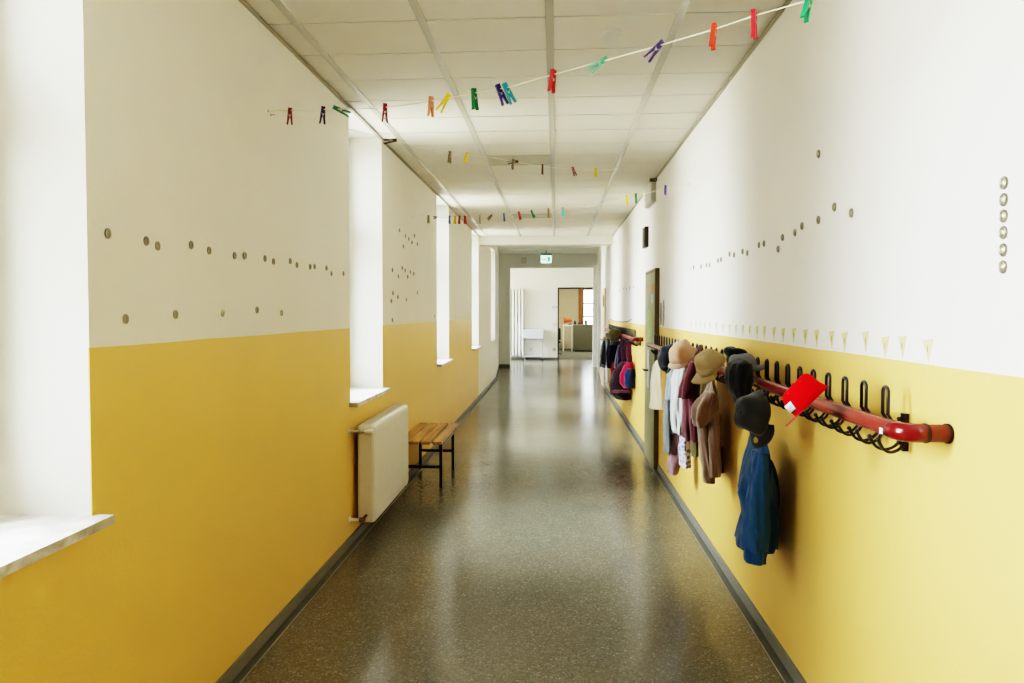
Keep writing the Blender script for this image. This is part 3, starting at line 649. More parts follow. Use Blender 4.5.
def basis(c):
    v = (V(c) - EYE); v.z = 0; v.normalize(); r = V((v.y, -v.x, 0)); return r, V((0, 0, 1)), -v   # image right, up, towards the viewer
def cap(label, name, cat, c, fwd, up, m_, brim_m=None, R=.085, hgt=.105, brim=.07, under=None, patch=None, seams=True, dent=.008, group=None, band=None, flat=1.0, droop=.35, seed=3, strap=False, badge=None, allround=False, eyelets=False, box=(.62, .9), bt=.15):
    c = V(c); up = V(up).normalized(); fwd = V(fwd); fwd = (fwd - up * fwd.dot(up)).normalized(); sd = up.cross(fwd)
    def W(x, y, z): return c + fwd * x + sd * y * flat + up * z
    t = thing(name, label, cat, c, group); mb = MB(); n, L_ = 48, 14; vs = []
    def surf(az, ph, off=0):
        ra = cos(ph) ** box[0] if ph < pi / 2 - 1e-4 else 0; rr = R * (1.12 if True else 1)
        gl = 0
        if seams: gl = sum(math.exp(-((((az - j * pi / 3 - pi / 6 + pi) % (2 * pi)) - pi) / .06) ** 2) for j in range(6))
        x = (R * 1.15 * ra) * cos(az) * (1 - .015 * gl); y = R * ra * sin(az) * (1 - .015 * gl); z = hgt * sin(ph) ** box[1]
        d = noise.noise(V((x * 16 + seed, y * 16, z * 16))) * dent * 2
        l = 1 + (d + off) / R
        return W(x * l, y * l, z + d * sin(ph) + off * sin(ph))
    for i in range(L_):
        for s_ in range(n): vs.append(surf(2 * pi * s_ / n, pi / 2 * i / L_))
    fs = [(i * n + s_, i * n + (s_ + 1) % n, (i + 1) * n + (s_ + 1) % n, (i + 1) * n + s_) for i in range(L_ - 1) for s_ in range(n)]
    vs.append(surf(0, pi / 2)); fs += [((L_ - 1) * n + s_, (L_ - 1) * n + (s_ + 1) % n, L_ * n) for s_ in range(n)]
    mb.add(vs, fs, True); crown = mb.build('crown', m_, t, solid=.003)
    if seams:
        mb = MB(); mb.lathe(surf(0, pi / 2) - up * .001, up, [(.007, 0), (.007, .003), (.003, .006)], 12); mb.build('button', m_, crown)
    if eyelets:
        mb = MB()
        for j in range(6): p_ = surf(j * pi / 3, .95, .001); mb.lathe(p_, (p_ - c).normalized(), [(.003, 0), (.003, .0015)], 8)
        mb.build('eyelets', M['ink'], crown)
    if band:
        mb = MB(); v2 = []
        for i in range(4):
            for s_ in range(n): v2.append(surf(2 * pi * s_ / n, .04 + i * .11, .0025))
        mb.add(v2, [(i * n + s_, i * n + (s_ + 1) % n, (i + 1) * n + (s_ + 1) % n, (i + 1) * n + s_) for i in range(3) for s_ in range(n)], True); mb.build('band', band, crown, solid=.002)
    if brim:
        mb = MB(); v2 = []; nu, nv = 28, 6; A_ = pi if allround else 1.25
        for iv in range(nv + 1):
            for iu in range(nu + 1):
                u = -A_ + 2 * A_ * iu / nu; k_ = iv / nv
                e_ = brim * k_ * (1 if allround else (max(0, cos(u / A_ * pi / 2)) ** .55)) + (.0 if iv else -.002)
                x = R * 1.15 * cos(u) + e_ * (cos(u) if allround else (.35 * cos(u) + .65)); y = R * sin(u) + e_ * (sin(u) if allround else .35 * sin(u))
                z = -droop * ((y / R) ** 2 * .03 * k_ if not allround else e_) - (.0 if allround else bt * e_)
                if allround: z += .006 * sin(3 * u + seed) * k_
                v2.append(W(x, y, z))
        w_ = nu + 1; mb.add(v2, [(iv * w_ + iu, iv * w_ + iu + 1, (iv + 1) * w_ + iu + 1, (iv + 1) * w_ + iu) for iv in range(nv) for iu in range(nu)], True)
        bo = mb.build('brim', brim_m or m_, t, solid=.0035)
        if badge:
            mb = MB(); p_ = W(R * 1.15 + brim * badge[0], badge[1], .001 - bt * brim * badge[0]); mb.lathe(p_, up * badge[2], [(.013, 0), (.013, .003), (.008, .0035)], 24); mb.build('round_sticker', mat('gold_sticker', '#A08F52', .35, metal=.5), bo)
    if patch:
        az0, az1, p0, p1 = patch
        def pt(a0, a1, q0, q1, nm, mm, off):
            mb = MB(); N = 8; v2 = [surf(a0 + (a1 - a0) * i / N, q0 + (q1 - q0) * j / 3, off) for j in range(4) for i in range(N + 1)]
            mb.add(v2, [(j * (N + 1) + i, j * (N + 1) + i + 1, (j + 1) * (N + 1) + i + 1, (j + 1) * (N + 1) + i) for j in range(3) for i in range(N)], True); return mb.build(nm, mm, crown, solid=.001)
        pt(az0 - .04, az1 + .04, p0 - .025, p1 + .025, 'label_border', M['ink'], .003)
        pt(az0, az1, p0, p1, 'label', M['label'], .0045)
        for f0, f1 in ((.12, .22), (.30, .42), (.56, .66), (.74, .88)):
            pt(az0 + (az1 - az0) * f0, az0 + (az1 - az0) * f1, p0 + (p1 - p0) * .3, p0 + (p1 - p0) * .65, 'print', mat('print_grey', (.45, .45, .45), .6), .0055)
    if strap:
        mb = MB(); pts = [W(-R * 1.1, s_ * R * .3, .01) for s_ in (-1, 0, 1)]; pts[1] = W(-R * 1.25, 0, -.015); mb.tube(spline(pts, 5), .005, 6); mb.build('strap', m_, t)
    return t

# red cap on the rack
F_red = mat('red_cotton', (.56, .0, .003), .9, spec=.1, bump=.2, bscale=300, var=.08, vscale=12)
c = at_y(812, 402, 2.22); r, u, v = basis(c)
cap('bright red baseball cap with a white front label hanging over the pipe', 'baseball_cap', 'cap', c, -r * .70 - u * .74 - v * .02, -r * .76 + u * .70 - v * .07, F_red, brim_m=mat('red_brim', (.35, .01, .012), .7), R=.058, hgt=.080, brim=.046, patch=(.15, .95, .14, .48), eyelets=True, droop=0, seed=2, dent=.005, flat=1.05, box=(.36, .75), bt=0)
# dark grey cap above the blue jacket
F_dk = fab('charcoal_cotton', '#262625'); F_blk = fab('black_knit', '#0E0E10', .2); F_navy = fab('navy_knit', '#161B26', .2)
c = at_y(759, 413, 2.80); r, u, v = basis(c)
cap('charcoal baseball cap with round gold sticker hanging above the blue jacket', 'baseball_cap', 'cap', c, -u - r * .25, -r + u * .12 + v * .75, F_dk, R=.073, hgt=.092, brim=.062, droop=.9, badge=(.42, .01, 1), seed=5, strap=True)
# beanie + grey cap + black hat cluster
c = at_y(737, 361, 3.75); r, u, v = basis(c)
cap('navy knitted hat lying on top of the pipe behind the grey cap', 'knitted_hat', 'hat', c, r, -r * .35 + u + v * .2, F_navy, R=.048, hgt=.085, brim=0, seams=False, dent=.014, seed=9)
c = at_y(743, 369, 3.32); r, u, v = basis(c)
cap('light grey cap squeezed between the navy hat and the black hat', 'baseball_cap', 'cap', c, r * 1 + u * .1 - v * .1, u - r * .25 + v * .15, fab('grey_jersey', '#77787A'), R=.055, hgt=.072, brim=.055, dent=.008, seed=12, droop=.3)
single('fleece_hat', 'floppy black fleece hat hanging over the pipe above the charcoal cap', 'hat', [(359, 737, 745), (363, 730, 750), (370, 727, 752.5), (380, 726, 753), (390, 728, 750), (398, 732, 745), (405, 736, 742)], 3.12, .09, F_blk, amp=.05, k=3, seed=4)
# blue jacket
F_blue = fab('blue_jersey', '#23507A', .08)
t = thing('hooded_jacket', 'blue sweat jacket hanging alone below the charcoal cap', 'jacket', at_y(757, 540, 3.15), 'clothes on the near coat rack')
garment_part('body', t, [(432, 754, 764), (446, 749, 768), (465, 744, 771), (492, 739, 774), (517, 743, 774), (536, 738, 772), (545, 736, 770)], 3.17, .15, F_blue, amp=.10, k=5, seed=2)
garment_part('sleeve', t, [(452, 754, 766), (475, 751, 768), (500, 748, 767), (525, 745, 766), (540, 744, 766), (548, 744, 766)], 2.98, .055, F_blue, amp=.08, k=4, seed=6)
garment_part('cuff', t, [(547, 744.5, 765.5), (552, 745, 765), (561, 745.5, 763.5)], 2.98, .05, F_blue, amp=.03, k=9, seed=1, levels=8)
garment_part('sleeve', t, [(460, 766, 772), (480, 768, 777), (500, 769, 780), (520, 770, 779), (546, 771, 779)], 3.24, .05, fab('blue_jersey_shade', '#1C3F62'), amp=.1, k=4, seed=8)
# beige fleece jacket and beige cap
F_fl = fab('beige_fleece', '#7E6858', .1, sheen=.5)
t = thing('fleece_jacket', 'brown beige fleece jacket hanging under the sand coloured cap', 'jacket', at_y(708, 470, 4.2), 'clothes on the near coat rack')
garment_part('body', t, [(372, 708, 712), (380, 705, 714), (390, 702, 716), (403, 699, 718), (420, 700, 719), (440, 700, 719), (458, 701, 720), (470, 703, 719)], 4.25, .16, F_fl, amp=.12, k=5, seed=3)
garment_part('hood', t, [(392, 705, 714), (399, 699, 716.5), (408, 693.5, 716), (418, 692, 712), (426, 695, 703)], 4.05, .07, F_fl, amp=.16, k=4, seed=5)
garment_part('sleeve', t, [(415, 698, 708), (440, 699, 709), (460, 702, 712), (482, 704, 714)], 4.1, .05, F_fl, amp=.1, k=4, seed=7)
garment_part('sleeve', t, [(412, 708, 718), (440, 708, 719), (460, 709, 720.5), (476, 710, 720)], 4.06, .05, F_fl, amp=.1, k=4, seed=11)
c = at_y(711, 367, 3.68); r, u, v = basis(c)
F_sand = fab('sand_cotton', '#AA9874', .08)
cap('sand coloured peaked cap with drooping brim hanging over the pipe', 'peaked_cap', 'cap', c, -u * 1.0 - r * .55 + v * .25, -r * .5 + u + v * .55, F_sand, R=.068, hgt=.09, brim=.056, droop=.8, seed=6, band=F_sand, dent=.01)
# plum jacket
F_plum = fab('plum_cotton', '#58282F', .14)
t = thing('rain_jacket', 'plum red jacket hanging between the fleece jacket and the white jacket', 'jacket', at_y(690, 430, 4.85), 'clothes on the near coat rack')
garment_part('body', t, [(345, 699.5, 703), (352, 696, 702.5), (362, 692, 701.5), (376, 687, 700.5), (390, 684, 699), (405, 684, 699), (420, 684, 698.5), (439, 684.5, 697.5)], 4.42, .12, F_plum, amp=.14, k=6, seed=4)
garment_part('sleeve', t, [(362, 690, 697), (375, 685, 694), (388, 681, 690), (398, 679.5, 688)], 4.3, .05, F_plum, amp=.12, k=4, seed=9)
single('olive_cloth', 'dark olive cloth showing below the plum red jacket', 'cloth', [(425, 690, 698), (440, 691, 698), (456, 692, 697.5)], 4.6, .05, fab('olive_cloth', '#55502C'), amp=.12, k=4)
# white and grey jackets
t = thing('jacket', 'pale grey white jacket hanging left of the plum red jacket', 'jacket', at_y(678, 420, 5.3), 'clothes on the near coat rack')
F_pg = fab('pale_grey_cotton', '#A9ABA8', .12)
garment_part('body', t, [(358, 680, 685), (366, 676, 686), (380, 673, 686), (400, 672, 685), (418, 672, 684), (432, 673, 682)], 4.85, .12, F_pg, amp=.14, k=6, seed=14)
garment_part('hanging_loop', t, [(352, 680, 683), (360, 678, 681), (368, 677, 680)], 4.7, .012, mat('red_tape', '#B8302C', .7), amp=.02, k=3, levels=8, nseg=12, wr=0)
t = thing('denim_jacket', 'faded grey denim jacket hanging left of the white jacket', 'jacket', at_y(669, 430, 5.6), 'clothes on the near coat rack')
F_dn = fab('grey_denim', '#6F757A', .14)
garment_part('body', t, [(366, 670, 677), (374, 668, 678), (390, 666, 677), (410, 665, 676), (431, 664, 677)], 5.2, .11, F_dn, amp=.12, k=5, seed=21)
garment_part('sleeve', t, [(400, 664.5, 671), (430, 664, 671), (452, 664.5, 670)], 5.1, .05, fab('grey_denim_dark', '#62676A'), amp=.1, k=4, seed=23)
single('trousers', 'dusty pink trousers hanging below the grey denim jacket', 'trousers', [(428, 672, 681), (445, 670, 681), (460, 668.5, 680), (473, 668.5, 677)], 5.12, .07, fab('dusty_pink', '#80666A'), amp=.1, k=4, seed=5)
def floral():
    m_ = bpy.data.materials.new('floral_cloth'); m_.use_nodes = True; N = m_.node_tree.nodes; Lk = m_.node_tree.links; b = N['Principled BSDF']; g = N.new('ShaderNodeTexCoord')
    v_ = N.new('ShaderNodeTexVoronoi'); v_.inputs['Scale'].default_value = 38; Lk.new(g.outputs['Object'], v_.inputs[0]); cr_ = N.new('ShaderNodeValToRGB'); e_ = cr_.color_ramp.elements
    e_[0].color = srgb('#7B7896'); e_[1].color = srgb('#B9B8C8'); e_[1].position = .6; x = cr_.color_ramp.elements.new(.3); x.color = srgb('#6A5F7E'); Lk.new(v_.outputs['Distance'], cr_.inputs[0]); Lk.new(cr_.outputs[0], b.inputs[0]); b.inputs['Roughness'].default_value = .9; return m_
single('patterned_shirt', 'blue and lilac patterned shirt hem below the white jacket', 'shirt', [(415, 681, 687), (430, 680, 688), (448, 680, 689), (466, 680.5, 690)], 4.85, .08, floral(), amp=.1, k=4, seed=6)
# pink beige cap and black cap, far
c = at_y(684, 356, 4.42); r, u, v = basis(c)
F_pb = fab('pink_beige_cotton', '#B8987C', .06)
cap('round pinkish beige cap on the pipe beside the black cap', 'peaked_cap', 'cap', c, -u * .9 - r * .7 + v * .3, -r * .45 + u + v * .6, F_pb, R=.074, hgt=.096, brim=.04, droop=.8, seed=8, seams=False, dent=.008)
c = at_y(669, 357, 4.95); r, u, v = basis(c)
cap('black cap hanging just left of the pinkish beige cap', 'knitted_hat', 'hat', c, -u - r * .1, -r + u * .2 + v * .3, fab('black_cotton', '#15171C'), R=.083, hgt=.074, brim=.026, droop=.5, seed=15, seams=False, dent=.012)
single('child_shirt', 'cream white cloth shirt hanging closest to the olive door', 'shirt', [(361, 656.5, 660), (366, 654, 662), (374, 652, 664.5), (385, 651.5, 665.5), (398, 650.5, 666.5), (408, 650, 667)], 6.15, .11, fab('cream_cotton', '#D6CDB6', .05), amp=.07, k=5, seed=31)
# toggles hidden behind: small brown knit glove next to the fleece jacket
single('glove', 'small dark brown glove hanging right beside the fleece jacket', 'glove', [(447, 720, 722.5), (454, 719, 724), (464, 719, 724), (472, 720, 723)], 4.3, .03, fab('brown_knit', '#6A5844'), amp=.08, k=3, levels=12)

# far rack's load
G2 = 'clothes and bags on the far coat rack'
t = thing('backpack', 'dark maroon backpack hanging lowest on the far coat rack', 'backpack', at_y(627, 398, 9.4), G2)
F_mar = fab('dark_maroon_nylon', '#2A1620'); F_pk = fab('pink_nylon', '#8E1036', .05); F_nv = fab('navy_nylon', '#18284C', .06)
garment_part('body', t, [(362, 624, 634), (372, 620, 637), (385, 617.5, 638), (394, 616.5, 637), (399, 620, 634)], 9.45, .15, F_mar, amp=.05, k=3, seed=3)
garment_part('trim_band', t, [(390.2, 617, 636), (391.5, 617, 636.2), (393, 617.2, 636)], 9.28, .03, fab('mauve_band', '#6A4456'), amp=.01, k=3, levels=6)
t = thing('gym_bag', 'pink gym bag with navy front panel hanging on the far coat rack', 'bag', at_y(629, 385, 9.05), G2)
garment_part('body', t, [(362, 627, 633), (366, 625, 635), (374, 623, 636.5), (383, 623, 636.5), (388, 625, 635)], 9.1, .09, F_pk, amp=.04, k=3, seed=1)
garment_part('front_panel', t, [(369, 628, 636), (375, 627, 637), (383, 627, 637), (388, 628, 636)], 8.98, .05, F_nv, amp=.03, k=3, seed=2)
garment_part('strap', t, [(341, 627.5, 631), (350, 627, 631), (362, 627.5, 632)], 9.0, .02, fab('magenta_strap', '#4C1030'), amp=.03, k=3, seed=2, levels=10)
t = thing('coat', 'navy purple coat hanging in the middle of the far coat rack', 'coat', at_y(618, 380, 10.2), G2)
F_np = fab('navy_purple', '#221C3A', .2)
garment_part('body', t, [(341, 614, 626), (350, 611, 627), (362, 610, 627), (375, 614, 626), (388, 615, 625)], 10.2, .2, F_np, amp=.12, k=6, seed=3)
garment_part('sleeve', t, [(345, 608, 616), (355, 606, 613), (368, 607, 613)], 10.0, .07, F_np, amp=.1, k=4, seed=4)
single('scarf', 'blue and white scarf hanging over the navy purple coat', 'scarf', [(345, 618, 621), (355, 615.5, 619), (368, 614, 617.5)], 9.75, .04, fab('pale_blue_knit', '#7F8CA6', .2), amp=.1, k=4, levels=14)
single('jacket', 'dark plum jacket squeezed between the navy coat and the pink bag', 'jacket', [(338, 622, 630), (350, 619, 631), (365, 618, 631), (382, 619, 630)], 9.6, .14, fab('dark_plum', '#33182E', .2), group=None, amp=.14, k=6, seed=17)
single('red_bag', 'red cloth bag peeking out below the navy purple coat', 'bag', [(362, 612, 616), (370, 611, 616.5), (381, 611, 616)], 9.9, .05, fab('brick_red_cloth', '#8C2A22'), amp=.06, k=3, levels=14)
t = thing('coat', 'black coat hanging at the far end of the far coat rack', 'coat', at_y(606, 365, 12), G2)
garment_part('body', t, [(337, 604, 610), (345, 602, 612), (356, 601, 613), (367, 601, 612)], 12, .22, F_blk, amp=.1, k=5, seed=3)
garment_part('sleeve', t, [(341, 602.5, 606), (352, 601, 605), (364, 600.5, 605)], 11.7, .05, F_navy, amp=.1, k=3, seed=5)
single('towel', 'white towel hanging below the black coat at the far rack', 'towel', [(362, 606, 611), (372, 605.5, 611), (383, 606, 610.5)], 11.3, .06, fab('white_terry', '#B9BEC0'), amp=.08, k=3, levels=14)
single('grey_scarf', 'grey scarf hanging beside the olive cap on the far rack', 'scarf', [(333, 606, 609.5), (342, 605.5, 610), (352, 606, 609.5)], 11.0, .05, fab('grey_knit', '#6A7278'), amp=.08, k=3, levels=14)
c = at_y(615, 338, 9.6); r, u, v = basis(c)
cap('olive green cap resting on the pipe of the far coat rack', 'baseball_cap', 'cap', c, -r, u + v * .2, fab('olive_cotton', '#4C4526'), R=.082, hgt=.13, brim=.06, seed=3)
single('vest', 'dark olive vest hanging behind the bags on the far coat rack', 'vest', [(338, 611, 619), (346, 610, 618), (356, 611, 618)], 10.6, .1, fab('olive_vest', '#4A4528'), amp=.1, k=4, levels=14)

# ---- doors on the right wall
yd0, yd1, xd = 6.97, 7.74, .998
d = bpy.data.objects.new('door_1', None); d.location = (XR, yd0, 0); col.objects.link(d); d['kind'] = 'structure'
m = MB(); m.box(xd + .004, yd0, 0, XR + .02, yd0 + .03, 2.045); m.box(xd + .004, yd1 - .03, 0, XR + .02, yd1, 2.045); m.box(xd + .004, yd0 + .03, 2.01, XR + .02, yd1 - .03, 2.045); m.build('door_frame', M['doorfr'], d, bevel=.003)
m = MB(); m.box(xd, yd0 + .004, .006, xd + .04, yd1 - .032, 2.008)
m.build('door_leaf', M['door'], d, bevel=.002)
yh = yd0 + .33
m = MB(); m.box(xd - .016, yh - .075, .80, xd + .0, yh + .075, 1.19); m.build('handle_plate', mat('satin_plate', (.55, .55, .52), .4), d, bevel=.002)
m = MB(); m.tube([(xd - .004, yh, .985), (xd - .05, yh, .985), (xd - .055, yh + .02, .985), (xd - .055, yh + .12, .985)], .010, 10); m.build('handle', M['blackm'], d)
def paper(z0, z1, y0, y1, colr, label, nm='paper_notice', th=.0012):
    m = MB(); m.box(xd - th, y0, z0, xd - .0002, y1, z1); return tag(m.build(nm, mat(nm + colr[1:], colr, .7), None), label, 'paper notice')
paper(1.79, 1.89, yd0 + .08, yd0 + .24, '#C98556', 'orange paper sheet stuck high on the olive door')
paper(1.69, 1.785, yd0 + .08, yd0 + .24, '#9FBAC4', 'pale blue paper sheet stuck below the orange one on the olive door')
lf = mat('green_paper', '#A8BC78', .7); t = thing('paper_vine', 'pale green paper leaves climbing up the olive door', 'decoration', (xd, yd0 + .3, 1.2))
m = MB(); m.tube(spline([V((xd - .003, yd0 + .30 + .05 * sin(i * 1.3), 1.22 + i * .055)) for i in range(8)], 4), .004, 6); m.build('stem', lf, t)
for i in range(14):
    z = 1.24 + i * .028; y = yd0 + .30 + .05 * sin(i * .65) + (.045 if i % 2 else -.045); m = MB()
    m.add([(xd - .003, y + .075 * cos(a) * (1 if i % 2 else -1), z + .034 * sin(a) + .01 * cos(a)) for a in [2 * pi * k_ / 10 for k_ in range(10)]], [tuple(range(10))]); m.build('leaf', lf, t)
# far pale door
d = bpy.data.objects.new('door_2', None); d.location = (XR, 14.3, 0); col.objects.link(d); d['kind'] = 'structure'
m = MB(); m.box(XR - .03, 14.28, 0, XR + .02, 15.2, 2.10); m.build('door_leaf', M['doorpale'], d, bevel=.004)
m = MB(); m.box(XR - .036, 14.45, 1.72, XR - .03, 14.70, 1.95); m.build('door_sign', M['ink'], d)
m = MB(); m.tube([(XR - .03, 14.4, 1.02), (XR - .09, 14.4, 1.02), (XR - .09, 14.52, 1.02)], .012, 8); m.build('handle', M['brass'], d)

# boxes and small things on the right wall
m = MB(); m.box(XR - .055, 7.25, 2.755, XR, 7.75, 2.975)
t = thing('wall_speaker', 'pale grey wall box mounted right under the ceiling above the olive door', 'wall box', (XR, 7.5, 2.86)); m.build('housing', mat('pale_grey_box', (.50, .50, .44), .5), t, bevel=.006)
m = MB(); m.box(XR - .07, 7.18, 2.955, XR, 7.25, 2.985); m.build('bracket', mat('dark_bracket', (.08, .07, .05), .5), t)
m = MB(); m.box(XR - .045, 7.80, 2.335, XR, 8.02, 2.565); t = thing('wall_plaque', 'dark brown wooden box fixed to the wall above the olive door', 'wall box', (XR, 7.9, 2.45)); m.build('case', mat('dark_brown_wood', '#33241A', .5, var=.1), t, bevel=.004)
m = MB(); m.box(XR - .048, 7.83, 2.36, XR - .045, 7.99, 2.54); m.build('front_plate', mat('brown_plate', '#3A2A1E', .4), t)
# cord between two nails
a = at_x(611, 319, XR); b = at_x(632, 319.5, XR); a.x = b.x = XR - .02
pts = [a, on_plan(616, 321.5, a, b), on_plan(622, 321.8, a, b), on_plan(628, 321.5, a, b), b]
t = thing('hanging_cord', 'thin grey cord sagging between two nails above the far coat rack', 'cord', a)
m = MB(); m.tube(spline(pts), .006, 6); m.build('cord', mat('grey_cord', '#5F5F5C', .7), t)
for q_ in (a, b): m = MB(); m.tube([q_, q_ + V((.02, 0, 0))], .006, 6); m.build('nail', M['chrome'], t)
# two strings of grey paper tokens beside the door
for j, (px, y0, y1) in enumerate(((661.3, 306, 322), (664, 303.5, 323))):
    a = at_x(px, y0, XR); b = at_x(px, y1, XR); t = thing('paper_chain', ['short strip of grey paper rings beside the olive door', 'longer strip of grey paper rings to the right of the shorter one'][j], 'paper chain', V((XR - .006, a.y, a.z)), 'paper chains beside the door')
    nn = 7 + j; gm = mat('grey_paper%d' % j, '#9C9C94', .7)
    for i in range(nn):
        z = a.z + (b.z - a.z) * i / (nn - 1); m = MB(); m.lathe((XR - .001, a.y + .012 * sin(i * 2.1), z), (-1, 0, 0), [(.034, 0), (.034, .004), (.016, .004), (.016, .001)], 14); m.build('ring', gm, t)

# ---- back room
# tall column radiator
t = thing('column_radiator', 'tall white column radiator standing against the far wall', 'radiator', (-1.35, YT - .1, 0))
for i in range(6):
    x = -1.62 + i * .105
    m = MB()
    for y in (YT - .13, YT - .07): m.tube([(x, y, .16), (x, y, 2.34)], .038, 14)
    m.lathe((x, YT - .10, .12), (0, 0, 1), [(.03, 0), (.05, .02), (.05, .05), (.03, .06)], 12); m.lathe((x, YT - .10, 2.31), (0, 0, 1), [(.03, 0), (.05, .02), (.05, .05), (.03, .06)], 12)
    m.build('column', M['plasticw'], t)
m = MB(); m.tube([(-1.02, YT - .1, .15), (-1.02, YT - .1, .0)], .014, 8); m.build('pipe', M['plasticw'], t)
# white trolley with a drawer box
t = thing('trolley', 'white drawer unit on slim legs against the far wall', 'trolley', (-.73, YT - .25, 0))
m = MB(); m.box(-1.10, YT - .46, .72, -.40, YT - .04, 1.02); m.build('drawer_box', mat('cool_white', (.62, .65, .70), .4), t, bevel=.01)
m = MB(); m.lathe((-.75, YT - .46, .97), (0, -1, 0), [(.012, 0), (.018, .015), (.006, .02)], 12); m.build('knob', M['chrome'], t)
for x in (-1.08, -.44):
    for y in (YT - .44, YT - .08):
        m = MB(); m.box(x, y, .04, x + .028, y + .028, .72); lg = m.build('leg', mat('leg_grey', (.45, .47, .50), .4), t)
        m = MB(); m.lathe((x + .014, y, .03), (0, 1, 0), [(.028, 0), (.028, .02)], 12); m.build('castor', M['ink'], lg)
m = MB(); m.box(-1.05, YT - .43, .12, -.44, YT - .07, .14); m.build('shelf', mat('shelf_grey', (.6, .62, .64), .5), t)
# switches and sockets on the far wall
for x, z, lab, nm in ((-.01, 1.77, 'small white thermostat left of the far doorway, the topmost fitting', 'thermostat'), (-.01, 1.18, 'white light switch left of the far doorway at hand height', 'light_switch'), (-.03, .34, 'white power socket low beside the far doorway', 'power_socket'), (-.82, .34, 'white power socket on the far wall behind the drawer unit', 'power_socket')):
    t = thing(nm, lab, nm.replace('_', ' '), (x, YT, z)); w2 = .11 if nm == 'thermostat' else .05
    m = MB(); m.box(x - w2, YT - .012, z - .05, x + w2, YT, z + .05); m.build('cover_plate', mat(nm + 'x', (.55, .55, .52), .4), t, bevel=.003)
    m = MB()
    if nm == 'power_socket': m.lathe((x, YT - .0125, z), (0, -1, 0), [(.03, 0), (.028, .001), (.027, .0)], 14)
    else: m.box(x - .02, YT - .017, z - .025, x + .02, YT - .012, z + .025)
    m.build('insert', M['plasticw'], t)
m = MB(); m.box(DL - .05, YT - .02, 0, DL, YT + .16, DZ + .05); m.box(DL, YT - .02, DZ, DR, YT + .16, DZ + .05); m.box(DR, YT - .02, 0, DR + .035, YT + .16, DZ + .05)
struct('door_3', m, mat('dark_grey_frame', (.05, .05, .045), .5))
# office: window in oak frame, cabinet, things
w7 = bpy.data.objects.new('window_7', None); w7.location = (OWx0, 30, OWz0); col.objects.link(w7); w7['kind'] = 'structure'
m = MB(); m.box(OWx0 - .10, 29.93, OWz0 - .1, OWx0 + .12, 30.12, OWz1 + .1); m.box(OWx1 - .1, 29.93, OWz0 - .1, OWx1 + .1, 30.12, OWz1 + .1); m.box(OWx0 + .12, 29.95, OWz0 - .1, OWx1 - .1, 30.12, OWz0 + .06); m.box(OWx0 + .12, 29.95, OWz1 - .06, OWx1 - .1, 30.12, OWz1 + .1)
for z in (1.38, 1.95): m.box(OWx0 + .12, 29.97, z, OWx1 - .1, 30.1, z + .06)
m.build('window_frame', M['oak'], w7)
m = MB(); m.box(OWx0 + .1, 30.04, OWz0 + .05, OWx1 - .1, 30.05, OWz1 - .05); m.build('pane', M['glass'], w7)
CY = 27.6
t = thing('cabinet', 'grey green office cabinet standing in the room beyond the far doorway', 'cabinet', (1.3, CY, 0))
m = MB(); m.box(.74, CY, .06, 2.4, CY + .7, 1.07); m.build('carcass', M['counter'], t, bevel=.006)
m = MB(); m.box(.72, CY - .02, 1.07, 2.42, CY + .72, 1.10); m.build('worktop', mat('cab_top', (.25, .24, .2), .4), t)
m = MB(); m.box(.78, CY + .03, .0, 2.36, CY + .66, .06); m.build('plinth', M['ink'], t)
t = thing('desk', 'white office desk left of the grey green cabinet', 'desk', (.45, CY + .8, 0))
m = MB(); m.box(.30, CY + .3, 1.04, .72, CY + 1.4, 1.08); m.build('desk_top', M['label'], t)
for x in (.31, .66):
    for y in (CY + .32, CY + 1.34): m = MB(); m.box(x, y, .006, x + .04, y + .04, 1.04); m.build('leg', M['label'], t)
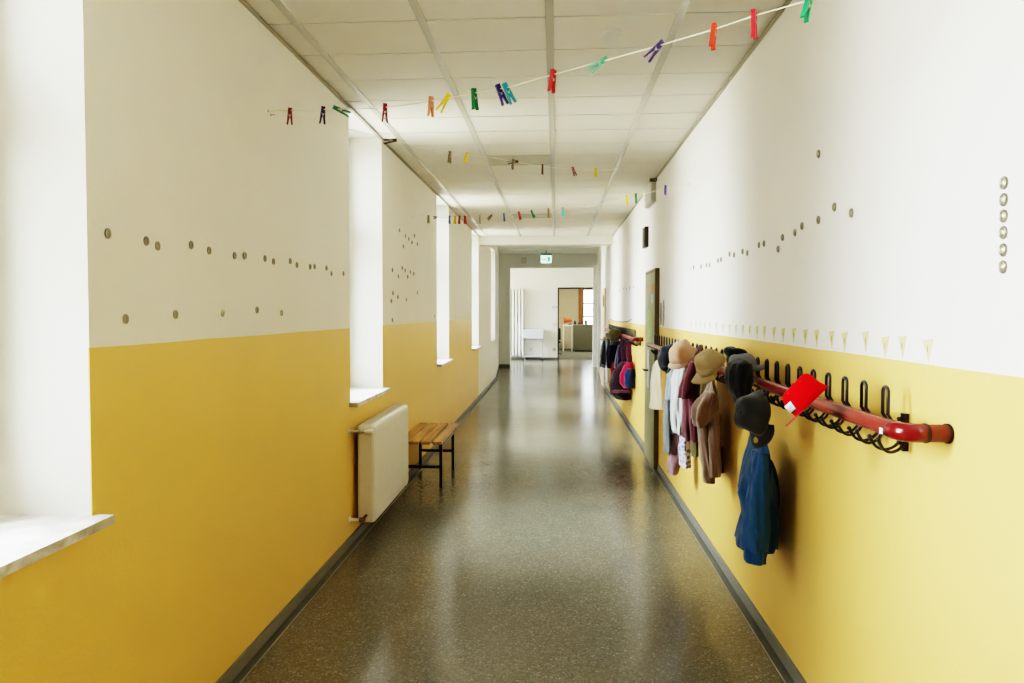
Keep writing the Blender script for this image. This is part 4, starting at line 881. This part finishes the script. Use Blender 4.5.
t = thing('desk_lamp', 'orange desk lamp on the white office desk', 'lamp', (.55, CY + .5, 1.08))
m = MB(); m.lathe((.60, CY + .5, 1.08), (0, 0, 1), [(.08, 0), (.08, .02), (.02, .03)], 16); m.build('base', M['ink'], t)
m = MB(); m.tube([(.60, CY + .5, 1.1), (.68, CY + .5, 1.22), (.62, CY + .5, 1.3)], .012, 8); m.build('arm', M['ink'], t)
m = MB(); m.lathe((.66, CY + .5, 1.29), (-1, 0, -.1), [(.05, 0), (.09, .05), (.12, .30), (.11, .31)], 16); m.build('lamp_shade', mat('orange_shade', '#C0562E', .5), t)
for i, (x, h_, cc, lab, nm) in enumerate(((.80, .16, '#2A2420', 'black pot on the left end of the office cabinet', 'pot'), (.98, .12, '#4A3A2C', 'low brown pot on the office cabinet', 'pot'), (1.10, .26, '#5E4428', 'tall brown vase on the office cabinet', 'vase'), (1.24, .2, '#3A3228', 'dark jug on the office cabinet below the window', 'jug'))):
    m = MB(); r0 = .05 + .01 * (i % 2); m.lathe((x, CY + .3, 1.10), (0, 0, 1), [(r0 * .8, 0), (r0, h_ * .35), (r0 * .9, h_ * .7), (r0 * .5, h_ * .85), (r0 * .65, h_)], 16); tag(m.build(nm, mat('pot%d' % i, cc, .5)), lab, nm, 'pots on the office cabinet')
t = thing('office_chair', 'black chair just inside the far doorway, only its edge visible', 'chair', (-.03, 25.6, 0))
m = MB(); m.box(-.25, 25.4, .45, .20, 25.85, .52); m.build('seat', M['ink'], t, bevel=.02)
m = MB(); m.box(-.25, 25.84, .55, .20, 25.9, 1.0); m.build('backrest', M['ink'], t, bevel=.02)
m = MB(); m.tube([(-.02, 25.62, .45), (-.02, 25.62, .08)], .03, 10); m.tube([(-.02, 25.7, .47), (-.02, 25.92, .5), (-.02, 25.9, .6)], .015, 8); m.build('column', M['ink'], t)
for k_ in range(5):
    a = k_ * 2 * pi / 5; m = MB(); m.tube([(-.02, 25.62, .09), (-.02 + .26 * cos(a), 25.62 + .26 * sin(a), .03)], .02, 8); m.build('foot', M['ink'], t)
